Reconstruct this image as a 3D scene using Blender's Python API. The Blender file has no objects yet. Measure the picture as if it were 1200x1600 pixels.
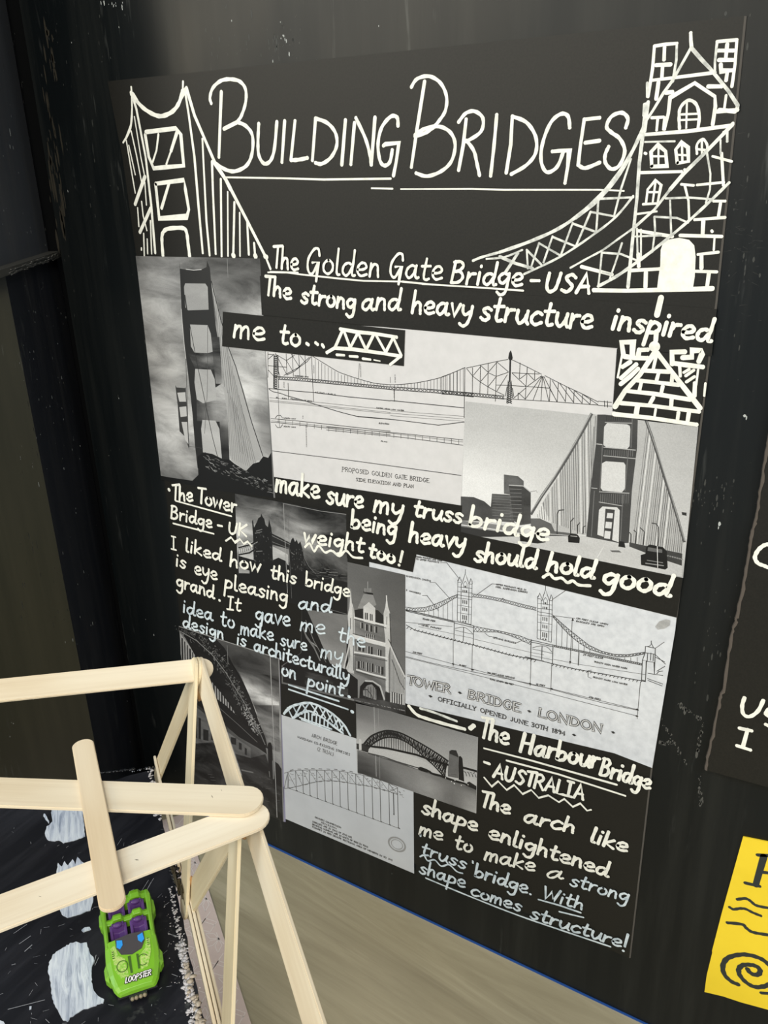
import bpy, bmesh, math, random
import numpy as np
from mathutils import Vector, Matrix
rnd = random.Random(7)
C = bpy.context.scene.collection
SC = bpy.context.scene

# ---------------------------------------------------------------- camera
# Survey of the photograph (1200 x 1600): vanishing point of the plumb lines and of the
# lines along the poster wall.  World: wall face y = 0, table top z = 0, x to the right.
W, H = 1200.0, 1600.0
VPZ = np.array([684.828, 3960.516]); VPX = np.array([-1688.140, 317.277]); F = 1311.392
def _ray(p): return np.array([p[0] - 600.0, p[1] - 800.0, F])
_up = -_ray(VPZ) / np.linalg.norm(_ray(VPZ))
_xr = -_ray(VPX) / np.linalg.norm(_ray(VPX))
R = np.array([_xr, np.cross(_up, _xr), _up])
CAM = np.array([0.0, -0.463, 0.5974])
cam_d = bpy.data.cameras.new('camera'); cam = bpy.data.objects.new('camera', cam_d); C.objects.link(cam)
m = Matrix(((R[0][0], -R[0][1], -R[0][2], CAM[0]), (R[1][0], -R[1][1], -R[1][2], CAM[1]),
            (R[2][0], -R[2][1], -R[2][2], CAM[2]), (0, 0, 0, 1)))
cam.matrix_world = m
cam_d.sensor_fit = 'VERTICAL'; cam_d.sensor_height = 36; cam_d.lens = F * 36 / 1600
cam_d.clip_start = 0.01; cam_d.clip_end = 50
SC.camera = cam

# ---------------------------------------------------------------- world, lamps, exposure
world = bpy.data.worlds.new('room'); SC.world = world; world.use_nodes = True
wb = world.node_tree.nodes['Background']
wb.inputs['Color'].default_value = (0.78, 0.90, 1.0, 1); wb.inputs['Strength'].default_value = 0.56

def area_lamp(name, loc, target, sx, sy, power, col):
    d = bpy.data.lights.new(name, 'AREA'); d.shape = 'RECTANGLE'; d.size = sx; d.size_y = sy
    d.energy = power; d.color = col
    o = bpy.data.objects.new(name, d); C.objects.link(o); o.location = loc
    o.rotation_euler = (Vector(target) - Vector(loc)).to_track_quat('-Z', 'Y').to_euler()
    return o
area_lamp('ceiling_lamp', (1.0, -1.7, 2.0), (-0.2, -0.1, 0.4), 1.2, 0.8, 54, (1.0, 0.93, 0.80))
area_lamp('sheen_fill', (-1.45, -2.5, 1.28), (-0.5, 0.0, 0.75), 2.3, 0.75, 33, (1.0, 0.88, 0.66))  # added lamp behind the camera, puts the sheen on black wall and card
area_lamp('cool_fill', (-1.2, -1.3, 1.55), (-0.45, -0.15, 0.12), 0.6, 0.5, 9, (0.72, 0.87, 1.0))  # added cool lamp that brightens the lower left
area_lamp('glow_fill', (-2.35, -2.25, 1.12), (-0.4, 0.0, 0.6), 0.55, 0.45, 3.2, (1.0, 0.86, 0.62))  # added lamp for the warm glow high on the wall

SC.view_settings.view_transform = 'Standard'; SC.view_settings.look = 'None'
SC.view_settings.gamma = 1; SC.view_settings.use_curve_mapping = False
SC.view_settings.exposure = 0.0
# ---------------------------------------------------------------- geometry of the survey
def on_wall(x, y, off=0.0):                       # photo pixel -> point on the plane y = -off
    r = R @ _ray((x, y)); p = CAM + r * ((-off - CAM[1]) / r[1]); return Vector((p[0], -off, p[2]))
def on_level(x, y, z):                            # photo pixel -> point on the level plane z
    r = R @ _ray((x, y)); p = CAM + r * ((z - CAM[2]) / r[2]); return Vector((p[0], p[1], z))
def on_upright(x, y, A, d):                       # photo pixel -> point on an upright plane through A along d
    r = R @ _ray((x, y)); n = np.array([-d[1], d[0], 0.0]); t = ((np.array([A[0], A[1], 0]) - CAM) @ n) / (r @ n)
    return Vector(CAM + r * t)
def px_per_m(x, y):
    a = on_wall(x, y - 5); b = on_wall(x, y + 5); return 10.0 / (a - b).length

# ---------------------------------------------------------------- objects
def link(name, me, parent=None, mats=()):
    o = bpy.data.objects.new(name, me); C.objects.link(o)
    for mt in mats: me.materials.append(mt)
    if parent is not None:
        o.parent = parent; o.matrix_parent_inverse = parent.matrix_world.inverted()
    return o
def from_bm(name, bm, mat, parent=None, smooth=False):
    me = bpy.data.meshes.new(name); bm.to_mesh(me); bm.free()
    if smooth:
        for p in me.polygons: p.use_smooth = True
    return link(name, me, parent, [mat] if not isinstance(mat, (list, tuple)) else mat)
def thing(name, loc, label, cat, group=None):
    o = bpy.data.objects.new(name, None); C.objects.link(o); o.location = loc; o.empty_display_size = 0.02
    o['label'] = label; o['category'] = cat
    if group: o['group'] = group
    bpy.context.view_layer.update()
    return o
def tag(o, label, cat):
    o['label'] = label; o['category'] = cat; return o
def struct(o): o['kind'] = 'structure'; return o

def bm_box(bm, lo, hi, mtx=None):
    vs = [bm.verts.new((x, y, z)) for x in (lo[0], hi[0]) for y in (lo[1], hi[1]) for z in (lo[2], hi[2])]
    if mtx is not None:
        for v in vs: v.co = mtx @ v.co
    for f in ((0, 1, 3, 2), (4, 6, 7, 5), (0, 4, 5, 1), (2, 3, 7, 6), (0, 2, 6, 4), (1, 5, 7, 3)):
        bm.faces.new([vs[i] for i in f])
    return vs
def bm_prism(bm, pts, vec):                       # closed outline of 3-D points pushed along vec
    a = [bm.verts.new(p) for p in pts]; b = [bm.verts.new(Vector(p) + Vector(vec)) for p in pts]
    bm.faces.new(a); bm.faces.new(list(reversed(b)))
    for i in range(len(a)):
        j = (i + 1) % len(a); bm.faces.new((a[j], a[i], b[i], b[j]))
def fix(bm): bmesh.ops.recalc_face_normals(bm, faces=bm.faces)

# ---------------------------------------------------------------- materials
def mat(name, col, rough=0.5, spec=0.5, metal=0.0):
    m = bpy.data.materials.new(name); m.use_nodes = True; b = m.node_tree.nodes['Principled BSDF']
    b.inputs['Base Color'].default_value = (*col, 1); b.inputs['Roughness'].default_value = rough
    b.inputs['Specular IOR Level'].default_value = spec; b.inputs['Metallic'].default_value = metal
    return m
class N:                                           # tiny node helper
    def __init__(s, m): s.t = m.node_tree; s.b = s.t.nodes['Principled BSDF']
    def new(s, kind, **kw):
        n = s.t.nodes.new(kind)
        for k, v in kw.items(): setattr(n, k, v)
        return n
    def li(s, a, b): s.t.links.new(a, b)
    def noise(s, scale, stretch=(1, 1, 1), detail=4, rough=0.6, rot=(0, 0, 0), dist=0.0):
        tc = s.new('ShaderNodeTexCoord'); mp = s.new('ShaderNodeMapping'); n = s.new('ShaderNodeTexNoise')
        if any(rot): mp.vector_type = 'TEXTURE'; stretch = tuple(1 / v for v in stretch)      # turn first, then stretch
        mp.inputs['Scale'].default_value = stretch; mp.inputs['Rotation'].default_value = rot
        s.li(tc.outputs['Object'], mp.inputs['Vector']); s.li(mp.outputs['Vector'], n.inputs['Vector'])
        n.inputs['Scale'].default_value = scale; n.inputs['Detail'].default_value = detail
        n.inputs['Roughness'].default_value = rough; n.inputs['Distortion'].default_value = dist
        return n.outputs['Fac']
    def ramp(s, fac, stops):
        r = s.new('ShaderNodeValToRGB'); e = r.color_ramp.elements
        while len(e) < len(stops): e.new(0.5)
        for el, (p, c) in zip(e, stops): el.position = p; el.color = (*c, 1) if len(c) == 3 else c
        s.li(fac, r.inputs['Fac']); return r.outputs['Color']
    def mix(s, fac, a, b, mode='MIX'):
        n = s.new('ShaderNodeMix', data_type='RGBA', blend_type=mode)
        for sock, v in ((n.inputs[0], fac), (n.inputs[6], a), (n.inputs[7], b)):
            if isinstance(v, (int, float)): sock.default_value = v
            elif isinstance(v, tuple): sock.default_value = (*v, 1)
            else: s.li(v, sock)
        return n.outputs[2]
    def math(s, op, a, b=0.0):
        n = s.new('ShaderNodeMath', operation=op)
        for i, v in enumerate((a, b)):
            if isinstance(v, (int, float)): n.inputs[i].default_value = v
            else: s.li(v, n.inputs[i])
        return n.outputs[0]
    def bump(s, fac, strength=0.3, dist=0.001):
        n = s.new('ShaderNodeBump'); n.inputs['Strength'].default_value = strength; n.inputs['Distance'].default_value = dist
        s.li(fac, n.inputs['Height']); s.li(n.outputs['Normal'], s.b.inputs['Normal'])

def black_paint(name, base, worn, rough=0.42, speck=True, vertical=True, spec=.30):
    m = mat(name, base, rough, spec); n = N(m)
    st = (1, 1, .06) if vertical else (1, .12, 1)
    streak = n.noise(55, st, 6, .65); patch = n.noise(5, (1, 1, .5), 3)
    c = n.ramp(streak, [(.45, base), (.78, worn)])
    c = n.mix(n.ramp(patch, [(.4, (0, 0, 0)), (.75, (.6, .6, .6))]), c, tuple(x * 1.25 for x in base))
    if speck:
        d = n.noise(260, (1, 1, .5), 2, .5); d2 = n.noise(9, (1, 1, .5), 2)
        k = n.math('MULTIPLY', n.ramp(d, [(.76, (0, 0, 0)), (.79, (1, 1, 1))]), n.ramp(d2, [(.52, (0, 0, 0)), (.62, (1, 1, 1))]))
        c = n.mix(k, c, (.34, .35, .34))
        e = n.noise(120, (1, 1, .12), 3, .7); e2 = n.noise(6.3, (1, 1, .6), 2)
        k2 = n.math('MULTIPLY', n.ramp(e, [(.60, (0, 0, 0)), (.74, (.7, .7, .7))]), n.ramp(e2, [(.5, (0, 0, 0)), (.66, (1, 1, 1))]))
        c = n.mix(k2, c, (.10, .105, .10))
    n.li(c, n.b.inputs['Base Color'])
    rr = n.ramp(patch, [(.3, (rough - .08,) * 3), (.7, (rough + .12,) * 3)]); n.li(rr, n.b.inputs['Roughness'])
    n.bump(n.noise(40, st, 5), .25, .0006)
    return m
M = {}
M['wall'] = black_paint('black_wall_paint', (.0040, .0055, .0062), (.016, .0175, .0165), rough=.36)
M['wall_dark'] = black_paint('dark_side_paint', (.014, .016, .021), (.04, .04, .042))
M['side_upper'] = black_paint('upper_side_lit', (.062, .068, .078), (.10, .10, .10))  # little light reaches this face, so light is put into its colour
M['wall_olive'] = black_paint('olive_side_lit', (.0115, .0110, .0052), (.022, .020, .011))  # black face; the olive light it reflects is put into its colour
M['deck'] = black_paint('road_paint', (.008, .0085, .012), (.035, .036, .045), rough=.30, vertical=False, spec=.5)
M['gap_shadow'] = mat('groove_shadow', (.002, .002, .002), .9, .1)  # back of the recess, the gap's shadow put into its colour
def card_mat():
    m = mat('black_card', (.0105, .0100, .0085), .46, .32); n = N(m)
    n.li(n.ramp(n.noise(900, (1, 1, 1), 3), [(.3, (.0080, .0077, .0066)), (.7, (.0130, .0124, .0102))]), n.b.inputs['Base Color'])
    n.bump(n.noise(700, (1, 1, 1), 2), .12, .0002); return m
M['card'] = card_mat()
M['card_edge'] = mat('card_edge_grey', (.075, .068, .060), .8)
def paper_mat(name, col, lo, scale=70):
    m = mat(name, col, .6, .3); n = N(m)
    n.li(n.ramp(n.noise(scale, (1, 1, 1), 5), [(.3, lo), (.65, col)]), n.b.inputs['Base Color']); return m
M['paper'] = paper_mat('white_paper', (.615, .605, .61), (.565, .558, .562), 120)
M['paper_mottled'] = paper_mat('mottled_white_paper', (.63, .65, .685), (.52, .54, .575), 200)
M['paper_grey'] = paper_mat('grey_white_paper', (.56, .58, .61), (.50, .52, .55), 30)
M['ink'] = mat('printed_ink', (.02, .02, .022), .6, .3)
M['ink_soft'] = mat('faint_printed_ink', (.16, .16, .165), .6, .3)
M['ink_pale'] = mat('pale_printed_ink', (.40, .40, .41), .6, .3)
def pen_mat(name, a, b):
    m = mat(name, a, .45, .4); n = N(m)
    n.li(n.ramp(n.noise(160, (1, 1, 1), 3, .6), [(.32, b), (.55, a)]), n.b.inputs['Base Color']); return m
M['pen'] = pen_mat('white_paint_pen', (.86, .85, .77), (.70, .70, .64))
M['pen_thin'] = pen_mat('thin_white_paint_pen', (.74, .75, .70), (.38, .39, .37))
M['pen_cool_lit'] = pen_mat('white_pen_cool_lit', (.66, .74, .79), (.42, .50, .56))  # same white pen, with the cooler light lower down put into its colour
M['pen_cream'] = M['pen']
def print_mat():                                   # greyscale print: tone and grain are stored on the mesh
    m = mat('photo_print', (.5, .5, .5), .42, .45); n = N(m)
    at = n.new('ShaderNodeAttribute', attribute_name='tone'); sp = n.new('ShaderNodeSeparateColor'); n.li(at.outputs['Color'], sp.inputs['Color'])
    cl = n.noise(24, (1, 1, 2.6), 7, .62, dist=.6); gr = n.noise(1500, (1, 1, 1), 2)
    a = n.math('MULTIPLY', n.math('SUBTRACT', cl, .5), n.math('MULTIPLY', sp.outputs[1], 3.4))
    g = n.math('MULTIPLY', n.math('SUBTRACT', gr, .5), n.math('MULTIPLY', sp.outputs[0], .45))
    v = n.math('MAXIMUM', n.math('ADD', n.math('ADD', sp.outputs[0], n.math('MULTIPLY', a, n.math('ADD', sp.outputs[0], .08))), g), .006)
    cb = n.new('ShaderNodeCombineColor')
    for i in range(3): n.li(v, cb.inputs[i])
    n.li(cb.outputs['Color'], n.b.inputs['Base Color']); return m
M['print'] = print_mat()
def tone(v):                                       # print density on a 0-255 scale -> reflectance
    s = v / 255.0; lin = s / 12.92 if s <= .04045 else ((s + .055) / 1.055) ** 2.4
    return min(.8, max(.006, lin * .98))

# ---------------------------------------------------------------- pen strokes and print, laid on the wall plane
def smooth_pts(p, n=5):
    if len(p) < 3: return p
    q = [p[0]] + list(p) + [p[-1]]
    if (Vector(p[0]) - Vector(p[-1])).length < 1e-9: q[0] = p[-2]; q[-1] = p[1]
    out = []
    for i in range(1, len(q) - 2):
        a, b, c, d = (Vector(q[i + k]) for k in (-1, 0, 1, 2))
        for k in range(n):
            t = k / n
            out.append(.5 * ((2 * b) + (c - a) * t + (2 * a - 5 * b + 4 * c - d) * t * t + (3 * b - a - 3 * c + d) * t ** 3))
    out.append(Vector(p[-1])); return [tuple(v) for v in out]
class Ink:
    """Collects flat strokes and shapes on the plane y=-off; each piece 0.3 micrometres above the last."""
    def __init__(s, off): s.off = off; s.v = []; s.f = []; s.c = []; s.k = 0
    def _o(s): s.k += 1; return s.off + s.k * 3e-7
    def ribbon(s, px, w, val=0.0, amp=0.0, cap=True, wob=0.10):
        o = s._o(); P = [on_wall(x, y, o) for x, y in px]
        Q = [(P[0].x, P[0].z)]; keep = [0]
        for i, p in enumerate(P[1:], 1):
            if math.hypot(p.x - Q[-1][0], p.z - Q[-1][1]) > 1e-5: Q.append((p.x, p.z)); keep.append(i)
        if len(Q) == 1: Q.append((Q[0][0] + 1e-5, Q[0][1])); keep.append(0)
        r0 = w / 2 / px_per_m(*px[len(px) // 2]); n = len(Q); b = len(s.v); ph = rnd.random() * 6
        for i in range(n):
            a = Q[max(i - 1, 0)]; c = Q[min(i + 1, n - 1)]
            dx, dz = c[0] - a[0], c[1] - a[1]; L = math.hypot(dx, dz) or 1; nx, nz = -dz / L, dx / L
            r = r0 * (1 + wob * math.sin(ph + i * 1.7))
            if 0 < i < n - 1:
                ax, az = Q[i][0] - Q[i - 1][0], Q[i][1] - Q[i - 1][1]; l2 = math.hypot(ax, az)
                cs = abs((ax * dx + az * dz) / (L * l2)); r /= max(cs, .6)
            s.v += [(Q[i][0] + nx * r, -o, Q[i][1] + nz * r), (Q[i][0] - nx * r, -o, Q[i][1] - nz * r)]
        for i in range(n - 1):
            k = b + 2 * i
            for t in ((k, k + 2, k + 3), (k, k + 3, k + 1)):
                a, c, d = (s.v[j] for j in t)
                if abs((c[0] - a[0]) * (d[2] - a[2]) - (c[2] - a[2]) * (d[0] - a[0])) > 1e-12: s.f.append(t)
        if cap:
            for e, nb in ((0, 1), (n - 1, n - 2)):
                dx, dz = Q[e][0] - Q[nb][0], Q[e][1] - Q[nb][1]; a0 = math.atan2(dz, dx); k0 = len(s.v); R_ = r0 * 1.04
                for k in range(9):
                    a = a0 - math.pi / 2 + math.pi * k / 8
                    s.v.append((Q[e][0] + R_ * math.cos(a), -o, Q[e][1] + R_ * math.sin(a)))
                s.f.append(tuple(range(k0, k0 + 9)))
        s.c += [(val, amp)] * (len(s.v) - len(s.c))
    def poly(s, px, val=0.0, amp=0.0, vals=None):
        o = s._o(); b = len(s.v)
        for i, (x, y) in enumerate(px):
            p = on_wall(x, y, o); s.v.append(tuple(p)); s.c.append((vals[i] if vals else val, amp))
        s.f.append(tuple(range(b, b + len(px))))
    def grid(s, q, rows, amp=0.0):                # q: TL TR BR BL in pixels, rows of tones
        o = s._o(); b = len(s.v); nr, nc = len(rows), len(rows[0]); K = 3
        A = np.array(rows, float); NR, NC = (nr - 1) * K + 1, (nc - 1) * K + 1
        sm = lambda t: t * t * (3 - 2 * t)
        for i in range(NR):
            for j in range(NC):
                u, v = j / (NC - 1), i / (NR - 1)
                x = (q[0][0] * (1 - u) + q[1][0] * u) * (1 - v) + (q[3][0] * (1 - u) + q[2][0] * u) * v
                y = (q[0][1] * (1 - u) + q[1][1] * u) * (1 - v) + (q[3][1] * (1 - u) + q[2][1] * u) * v
                a, c = i / K, j / K; ia, ic = min(int(a), nr - 2), min(int(c), nc - 2); fa, fc = sm(a - ia), sm(c - ic)
                val = (A[ia, ic] * (1 - fc) + A[ia, ic + 1] * fc) * (1 - fa) + (A[ia + 1, ic] * (1 - fc) + A[ia + 1, ic + 1] * fc) * fa
                s.v.append(tuple(on_wall(x, y, o))); s.c.append((tone(val), amp))
        for i in range(NR - 1):
            for j in range(NC - 1):
                k = b + i * NC + j; s.f.append((k, k + 1, k + NC + 1, k + NC))
    def build(s, name, mt, parent, tones=False):
        me = bpy.data.meshes.new(name); me.from_pydata(s.v, [], s.f); me.update()
        if tones:
            ca = me.color_attributes.new('tone', 'FLOAT_COLOR', 'POINT')
            ca.data.foreach_set('color', [x for r, a in s.c for x in (r, a, 0, 1)])
        flip = [p.index for p in me.polygons if p.normal.y > 0]
        if flip:
            bm = bmesh.new(); bm.from_mesh(me); bm.faces.ensure_lookup_table()
            bmesh.ops.reverse_faces(bm, faces=[bm.faces[i] for i in flip]); bm.to_mesh(me); bm.free()
        return link(name, me, parent, [mt])
def pts(txt): 
    out = []
    for t in txt.split():
        a, b = t.split(','); out.append((float(a), float(b)))
    return out
class Crop:                                        # coordinates measured in an enlarged detail of the photograph
    def __init__(s, ink, ox, oy, sc): s.i, s.ox, s.oy, s.s = ink, ox, oy, sc
    def m(s, txt):
        p = pts(txt) if isinstance(txt, str) else txt
        return [(s.ox + x / s.s, s.oy + y / s.s) for x, y in p]
    def st(s, w, txt, *flags):                    # strokes separated by ';', '-' before a stroke keeps its corners
        for q in txt.split(';'):
            q = q.strip()
            if not q: continue
            sharp = q[0] == '-'; p = s.m(q[1:] if sharp else q)
            s.i.ribbon(p if sharp else smooth_pts(p), w)
    def ln(s, w, v, txt):                         # printed line of tone v
        for q in txt.split(';'):
            q = q.strip()
            if not q: continue
            sm = q[0] == '~'; p = s.m(q[1:] if sm else q)
            s.i.ribbon(smooth_pts(p) if sm else p, w, tone(v), 0, cap=False, wob=0)
    def po(s, v, txt, amp=0.0): s.i.poly(s.m(txt), tone(v), amp)
    def gr(s, txt, rows, amp=0.0): s.i.grid(s.m(txt), rows, amp)

# single-stroke handwriting: x-height 1, '-' keeps corners
GL = {
'a': (1.1, '.8,.85 .5,1 .15,.75 .05,.3 .3,0 .6,.25 .8,.8', '.84,1 .78,.35 .9,.02 1.08,.08'),
'b': (.98, '-.1,1.9 .08,.05', '.08,.15 .14,.55 .45,.9 .82,.68 .75,.2 .4,0 .08,.08'),
'c': (.88, '.82,.85 .5,1 .12,.65 .1,.25 .4,0 .85,.2'),
'd': (1.08, '.8,.8 .5,.95 .15,.75 .05,.3 .3,0 .6,.2 .82,.7', '.98,1.9 .9,.9 .82,.3 .9,.02 1.08,.05'),
'e': (.95, '.1,.48 .5,.5 .8,.68 .68,.97 .38,1 .12,.7 .1,.28 .38,0 .85,.14'),
'f': (.7, '.7,1.8 .4,1.8 .3,1.2 .25,0', '-.05,1 .6,1'),
'g': (1.0, '.8,.85 .45,1 .1,.7 .15,.3 .45,.15 .8,.6', '.86,.98 .82,.2 .7,-.6 .35,-.85 .05,-.62'),
'h': (.92, '-.14,1.9 .05,0', '.08,.45 .35,.92 .65,.85 .7,.4 .74,0'),
'i': (.38, '-.16,1 .1,0', '-.22,1.5 .23,1.55'),
'k': (.92, '-.14,1.9 .05,0', '-.75,1.02 .12,.45 .82,0'),
'l': (.42, '.18,1.9 .1,.5 .14,.05 .34,.02'),
'm': (1.22, '-.1,1 .02,0', '.05,.45 .28,.95 .5,.85 .5,0', '.52,.5 .75,.95 1,.85 1.04,0'),
'n': (.92, '-.12,1 .04,0', '.08,.45 .35,.95 .65,.85 .7,.4 .74,0'),
'o': (.95, '.45,1 .1,.72 .1,.25 .45,0 .8,.28 .8,.75 .45,1'),
'p': (.98, '-.15,1 -.02,-.95', '.12,.55 .4,1 .82,.75 .7,.22 .1,.1'),
'r': (.72, '-.1,1 .05,0', '.08,.45 .3,.88 .66,.95'),
's': (.82, '.75,.85 .45,1 .18,.78 .4,.52 .66,.3 .52,.03 .28,-.02 .05,.15'),
't': (.8, '.4,1.7 .3,.8 .28,.2 .45,0 .7,.1', '-.05,1.08 .75,1.14'),
'u': (1.0, '.1,1 .08,.4 .3,0 .6,.2 .8,.7', '.86,1 .8,.3 .95,0'),
'v': (.82, '-.05,1 .32,0 .78,1'),
'w': (1.2, '-.05,1 .25,0 .55,.8 .78,0 1.12,1'),
'y': (.95, '.08,1 .1,.45 .35,.2 .72,.5', '.86,1 .78,.2 .55,-.6 .2,-.85 -.08,-.65'),
'T': (.78, '-0,1.82 1,1.95', '-.5,1.88 .36,0'),
'G': (1.2, '1,1.35 .9,1.8 .55,1.8 .1,1.1 .1,.3 .45,0 .85,.7', '-.45,.82 .92,.88 .82,-.5'),
'B': (1.12, '-.2,1.85 .05,0', '.1,1.78 .6,1.85 .86,1.5 .6,1.1 .25,.98', '.25,.98 .7,.95 .92,.5 .6,.06 .05,0'),
'U': (1.15, '.1,1.8 .08,.6 .35,0 .78,.25 .92,1 1,1.85'),
'S': (1.05, '.95,1.55 .6,1.85 .22,1.5 .5,1.05 .82,.6 .5,.02 .05,.2'),
'A': (1.15, '-.05,0 .6,1.85 1.05,0', '-.25,.6 .92,.65'),
'I': (.85, '-.1,1.85 .72,1.85', '-.42,1.85 .35,0', '-0,0 .75,0'),
'K': (1.1, '-.15,1.85 .05,0', '-1,1.8 .12,.85 1,0'),
'P': (1.05, '-.2,1.85 0,-.3', '.15,1.75 .65,1.85 .95,1.4 .6,.95 .12,.85'),
'H': (1.25, '-.2,1.85 .05,0', '-1.05,1.85 .95,0', '-.12,.9 1,.95'),
'W': (1.6, '-.05,1.85 .35,0 .8,1.4 1.1,0 1.55,1.85'),
'R': (1.1, '-.15,1.85 .05,0', '.12,1.75 .65,1.85 .9,1.4 .55,.95 .12,.9', '-.45,.92 1,0'),
'L': (.9, '-.15,1.85 .05,0 .85,.05'),
'C': (1.1, '1,1.5 .7,1.85 .2,1.4 .1,.5 .5,0 1,.35'),
'D': (1.25, '-.15,1.85 .1,0', '.1,1.82 .7,1.7 1.05,1 .75,.2 .1,0'),
'E': (1.0, '-.95,1.82 .12,1.82 .08,0 .95,.02', '-.1,.95 .8,.95'),
'F': (.95, '-.95,1.82 .12,1.82 .08,0', '-.1,.95 .8,.95'),
'J': (.85, '.6,1.85 .58,.4 .35,0 .05,.3'),
'M': (1.45, '-.1,0 .15,1.85 .65,.4 1.15,1.85 1.3,0'),
'N': (1.25, '-.08,0 .1,1.85 1,0 1.05,1.85'),
'O': (1.3, '.6,1.85 .12,1.35 .1,.5 .6,0 1.1,.5 1.08,1.35 .6,1.85'),
'V': (1.1, '-.05,1.85 .5,0 1,1.85'),
'X': (1.0, '-.05,1.85 .9,0', '-.9,1.85 .05,0'),
'Y': (1.05, '-.05,1.85 .5,.9 1,1.85', '-.5,.9 .48,0'),
'0': (1.0, '.5,1.85 .12,1.3 .1,.5 .5,0 .85,.5 .85,1.35 .5,1.85'),
'1': (.6, '-.1,1.5 .35,1.85 .3,0'),
'2': (.95, '.1,1.5 .4,1.85 .8,1.5 .5,.8 .05,.05 .85,.05'),
'3': (.95, '.1,1.7 .5,1.85 .8,1.45 .4,1 .85,.55 .5,0 .08,.2'),
'4': (1.0, '-.7,0 .72,1.85 .05,.6 .95,.6'),
'7': (.9, '-.05,1.85 .85,1.85 .3,0'), '5': (.95, '-.8,1.85 .2,1.85 .15,1.1', '.15,1.1 .6,1.15 .85,.6 .5,0 .05,.2'), '6': (.95, '.75,1.8 .2,1.1 .1,.4 .5,0 .85,.5 .5,.95 .12,.6'), 'Q': (1.3, '.6,1.85 .12,1.35 .1,.5 .6,0 1.1,.5 1.08,1.35 .6,1.85', '-.7,.4 1.1,-.1'), 'Z': (1, '-.05,1.85 .9,1.85 .05,0 .95,0'),
'8': (.95, '.45,1 .15,1.4 .45,1.85 .8,1.4 .45,1 .1,.5 .45,0 .85,.5 .45,1'),
'9': (.95, '.8,1.4 .5,1 .12,1.35 .45,1.85 .8,1.4 .75,.5 .4,0'),
'.': (.4, '-.15,.05 .17,.06'), '!': (.5, '-.3,1.8 .22,.5', '-.15,.0 .16,.02'), '-': (.9, '-.1,.7 .75,.75'),
"'": (.3, '-.15,1.9 .2,1.5'), '(': (.5, '.4,2 .1,1 .4,-.2'), ')': (.5, '.1,2 .4,1 .1,-.2'), '/': (.6, '-.5,1.8 .05,0'), ' ': (.8,),
}
GP = dict(GL); GP['G'] = (1.2, '1,1.45 .7,1.85 .2,1.4 .1,.5 .5,0 .95,.3 .98,.85', '-.65,.85 1.05,.85')
def lay_text(ink, txt, x0, y0, x1, y1, h, w, slant=.12, printed=False, serif=False, gap=.12, val=0.0, jit=.03, n=4):
    G = GP if printed else GL
    tot = sum(G[c][0] + gap for c in txt) - gap; ex, ey = (x1 - x0) / tot, (y1 - y0) / tot
    ux, uy = x0 - VPZ[0], y0 - VPZ[1]; L = math.hypot(ux, uy); ux, uy = ux / L * h, uy / L * h
    cx = 0.0
    for c in txt:
        g = G[c]; jy = rnd.uniform(-jit, jit); js = 1 + rnd.uniform(-jit, jit)
        for stx in g[1:]:
            sharp = stx[0] == '-' and stx[1] in '.0123456789-'
            p = pts(stx[1:] if sharp else stx)
            if not sharp: p = smooth_pts(p, n)
            q = [(x0 + ex * (cx + a + slant * b) + ux * (b * js + jy), y0 + ey * (cx + a + slant * b) + uy * (b * js + jy)) for a, b in p]
            ink.ribbon(q, w, val, 0, cap=not printed, wob=0 if printed else .12)
            if serif and sharp:
                for e in (p[0], p[-1]):
                    if e[1] < .2 or e[1] > 1.6:
                        qq = [(x0 + ex * (cx + e[0] + d) + ux * e[1], y0 + ey * (cx + e[0] + d) + uy * e[1]) for d in (-.2, .2)]
                        ink.ribbon(qq, w * .8, val, 0, cap=False, wob=0)
        cx += g[0] + gap
# ---------------------------------------------------------------- setting
def box_obj(name, lo, hi, mt, parent=None, bev=0.0):
    bm = bmesh.new(); bm_box(bm, lo, hi); fix(bm)
    if bev: bmesh.ops.bevel(bm, geom=bm.edges[:], offset=bev, segments=2, affect='EDGES')
    return from_bm(name, bm, mt, parent)
FLOOR = -0.72
struct(box_obj('wall_back', (-0.588, 0, FLOOR), (1.1, 0.04, 1.5), M['wall']))
struct(box_obj('wall_rear_groove', (-0.95, 0.028, FLOOR), (-0.588, 0.04, 1.5), M['gap_shadow'])).name = 'trim_2'
struct(box_obj('wall_rear', (-3, 0.0, FLOOR), (-0.95, 0.04, 1.5), M['wall']))
m_floor = mat('grey_floor', (.05, .048, .045), .6)
struct(box_obj('floor', (-3, -3.5, FLOOR - .02), (2.5, 0.2, FLOOR), m_floor))

# angled side pilaster: a lower block proud of the upper one, ledge between them
A0 = (-0.600, -0.012); d0 = (0.5736, -0.8192); n0 = (0.8192, 0.5736)      # face direction / outward normal
corner = on_upright(8, 430, A0, d0)
LT = (Vector((corner.x, corner.y)) - Vector(A0)).length
U0 = -.0448; LZ = (on_upright(86, 386, A0, d0).z + corner.z) / 2
def pil(name, u0, u1, v0, v1, z0, z1, mt):        # u along the face, v outwards from the face
    bm = bmesh.new()
    q = [(A0[0] + d0[0] * u + n0[0] * v, A0[1] + d0[1] * u + n0[1] * v) for u, v in ((u0, v0), (u1, v0), (u1, v1), (u0, v1))]
    bm_prism(bm, [(x, y, z0) for x, y in q], (0, 0, z1 - z0)); fix(bm)
    for f in bm.faces:
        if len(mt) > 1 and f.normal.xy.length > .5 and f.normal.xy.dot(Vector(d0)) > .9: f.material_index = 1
    return struct(from_bm(name, bm, mt))
side_lower = pil('wall_left', U0, LT, -0.16, 0.0, FLOOR, LZ, [M['wall_dark'], M['wall_olive']])
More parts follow.
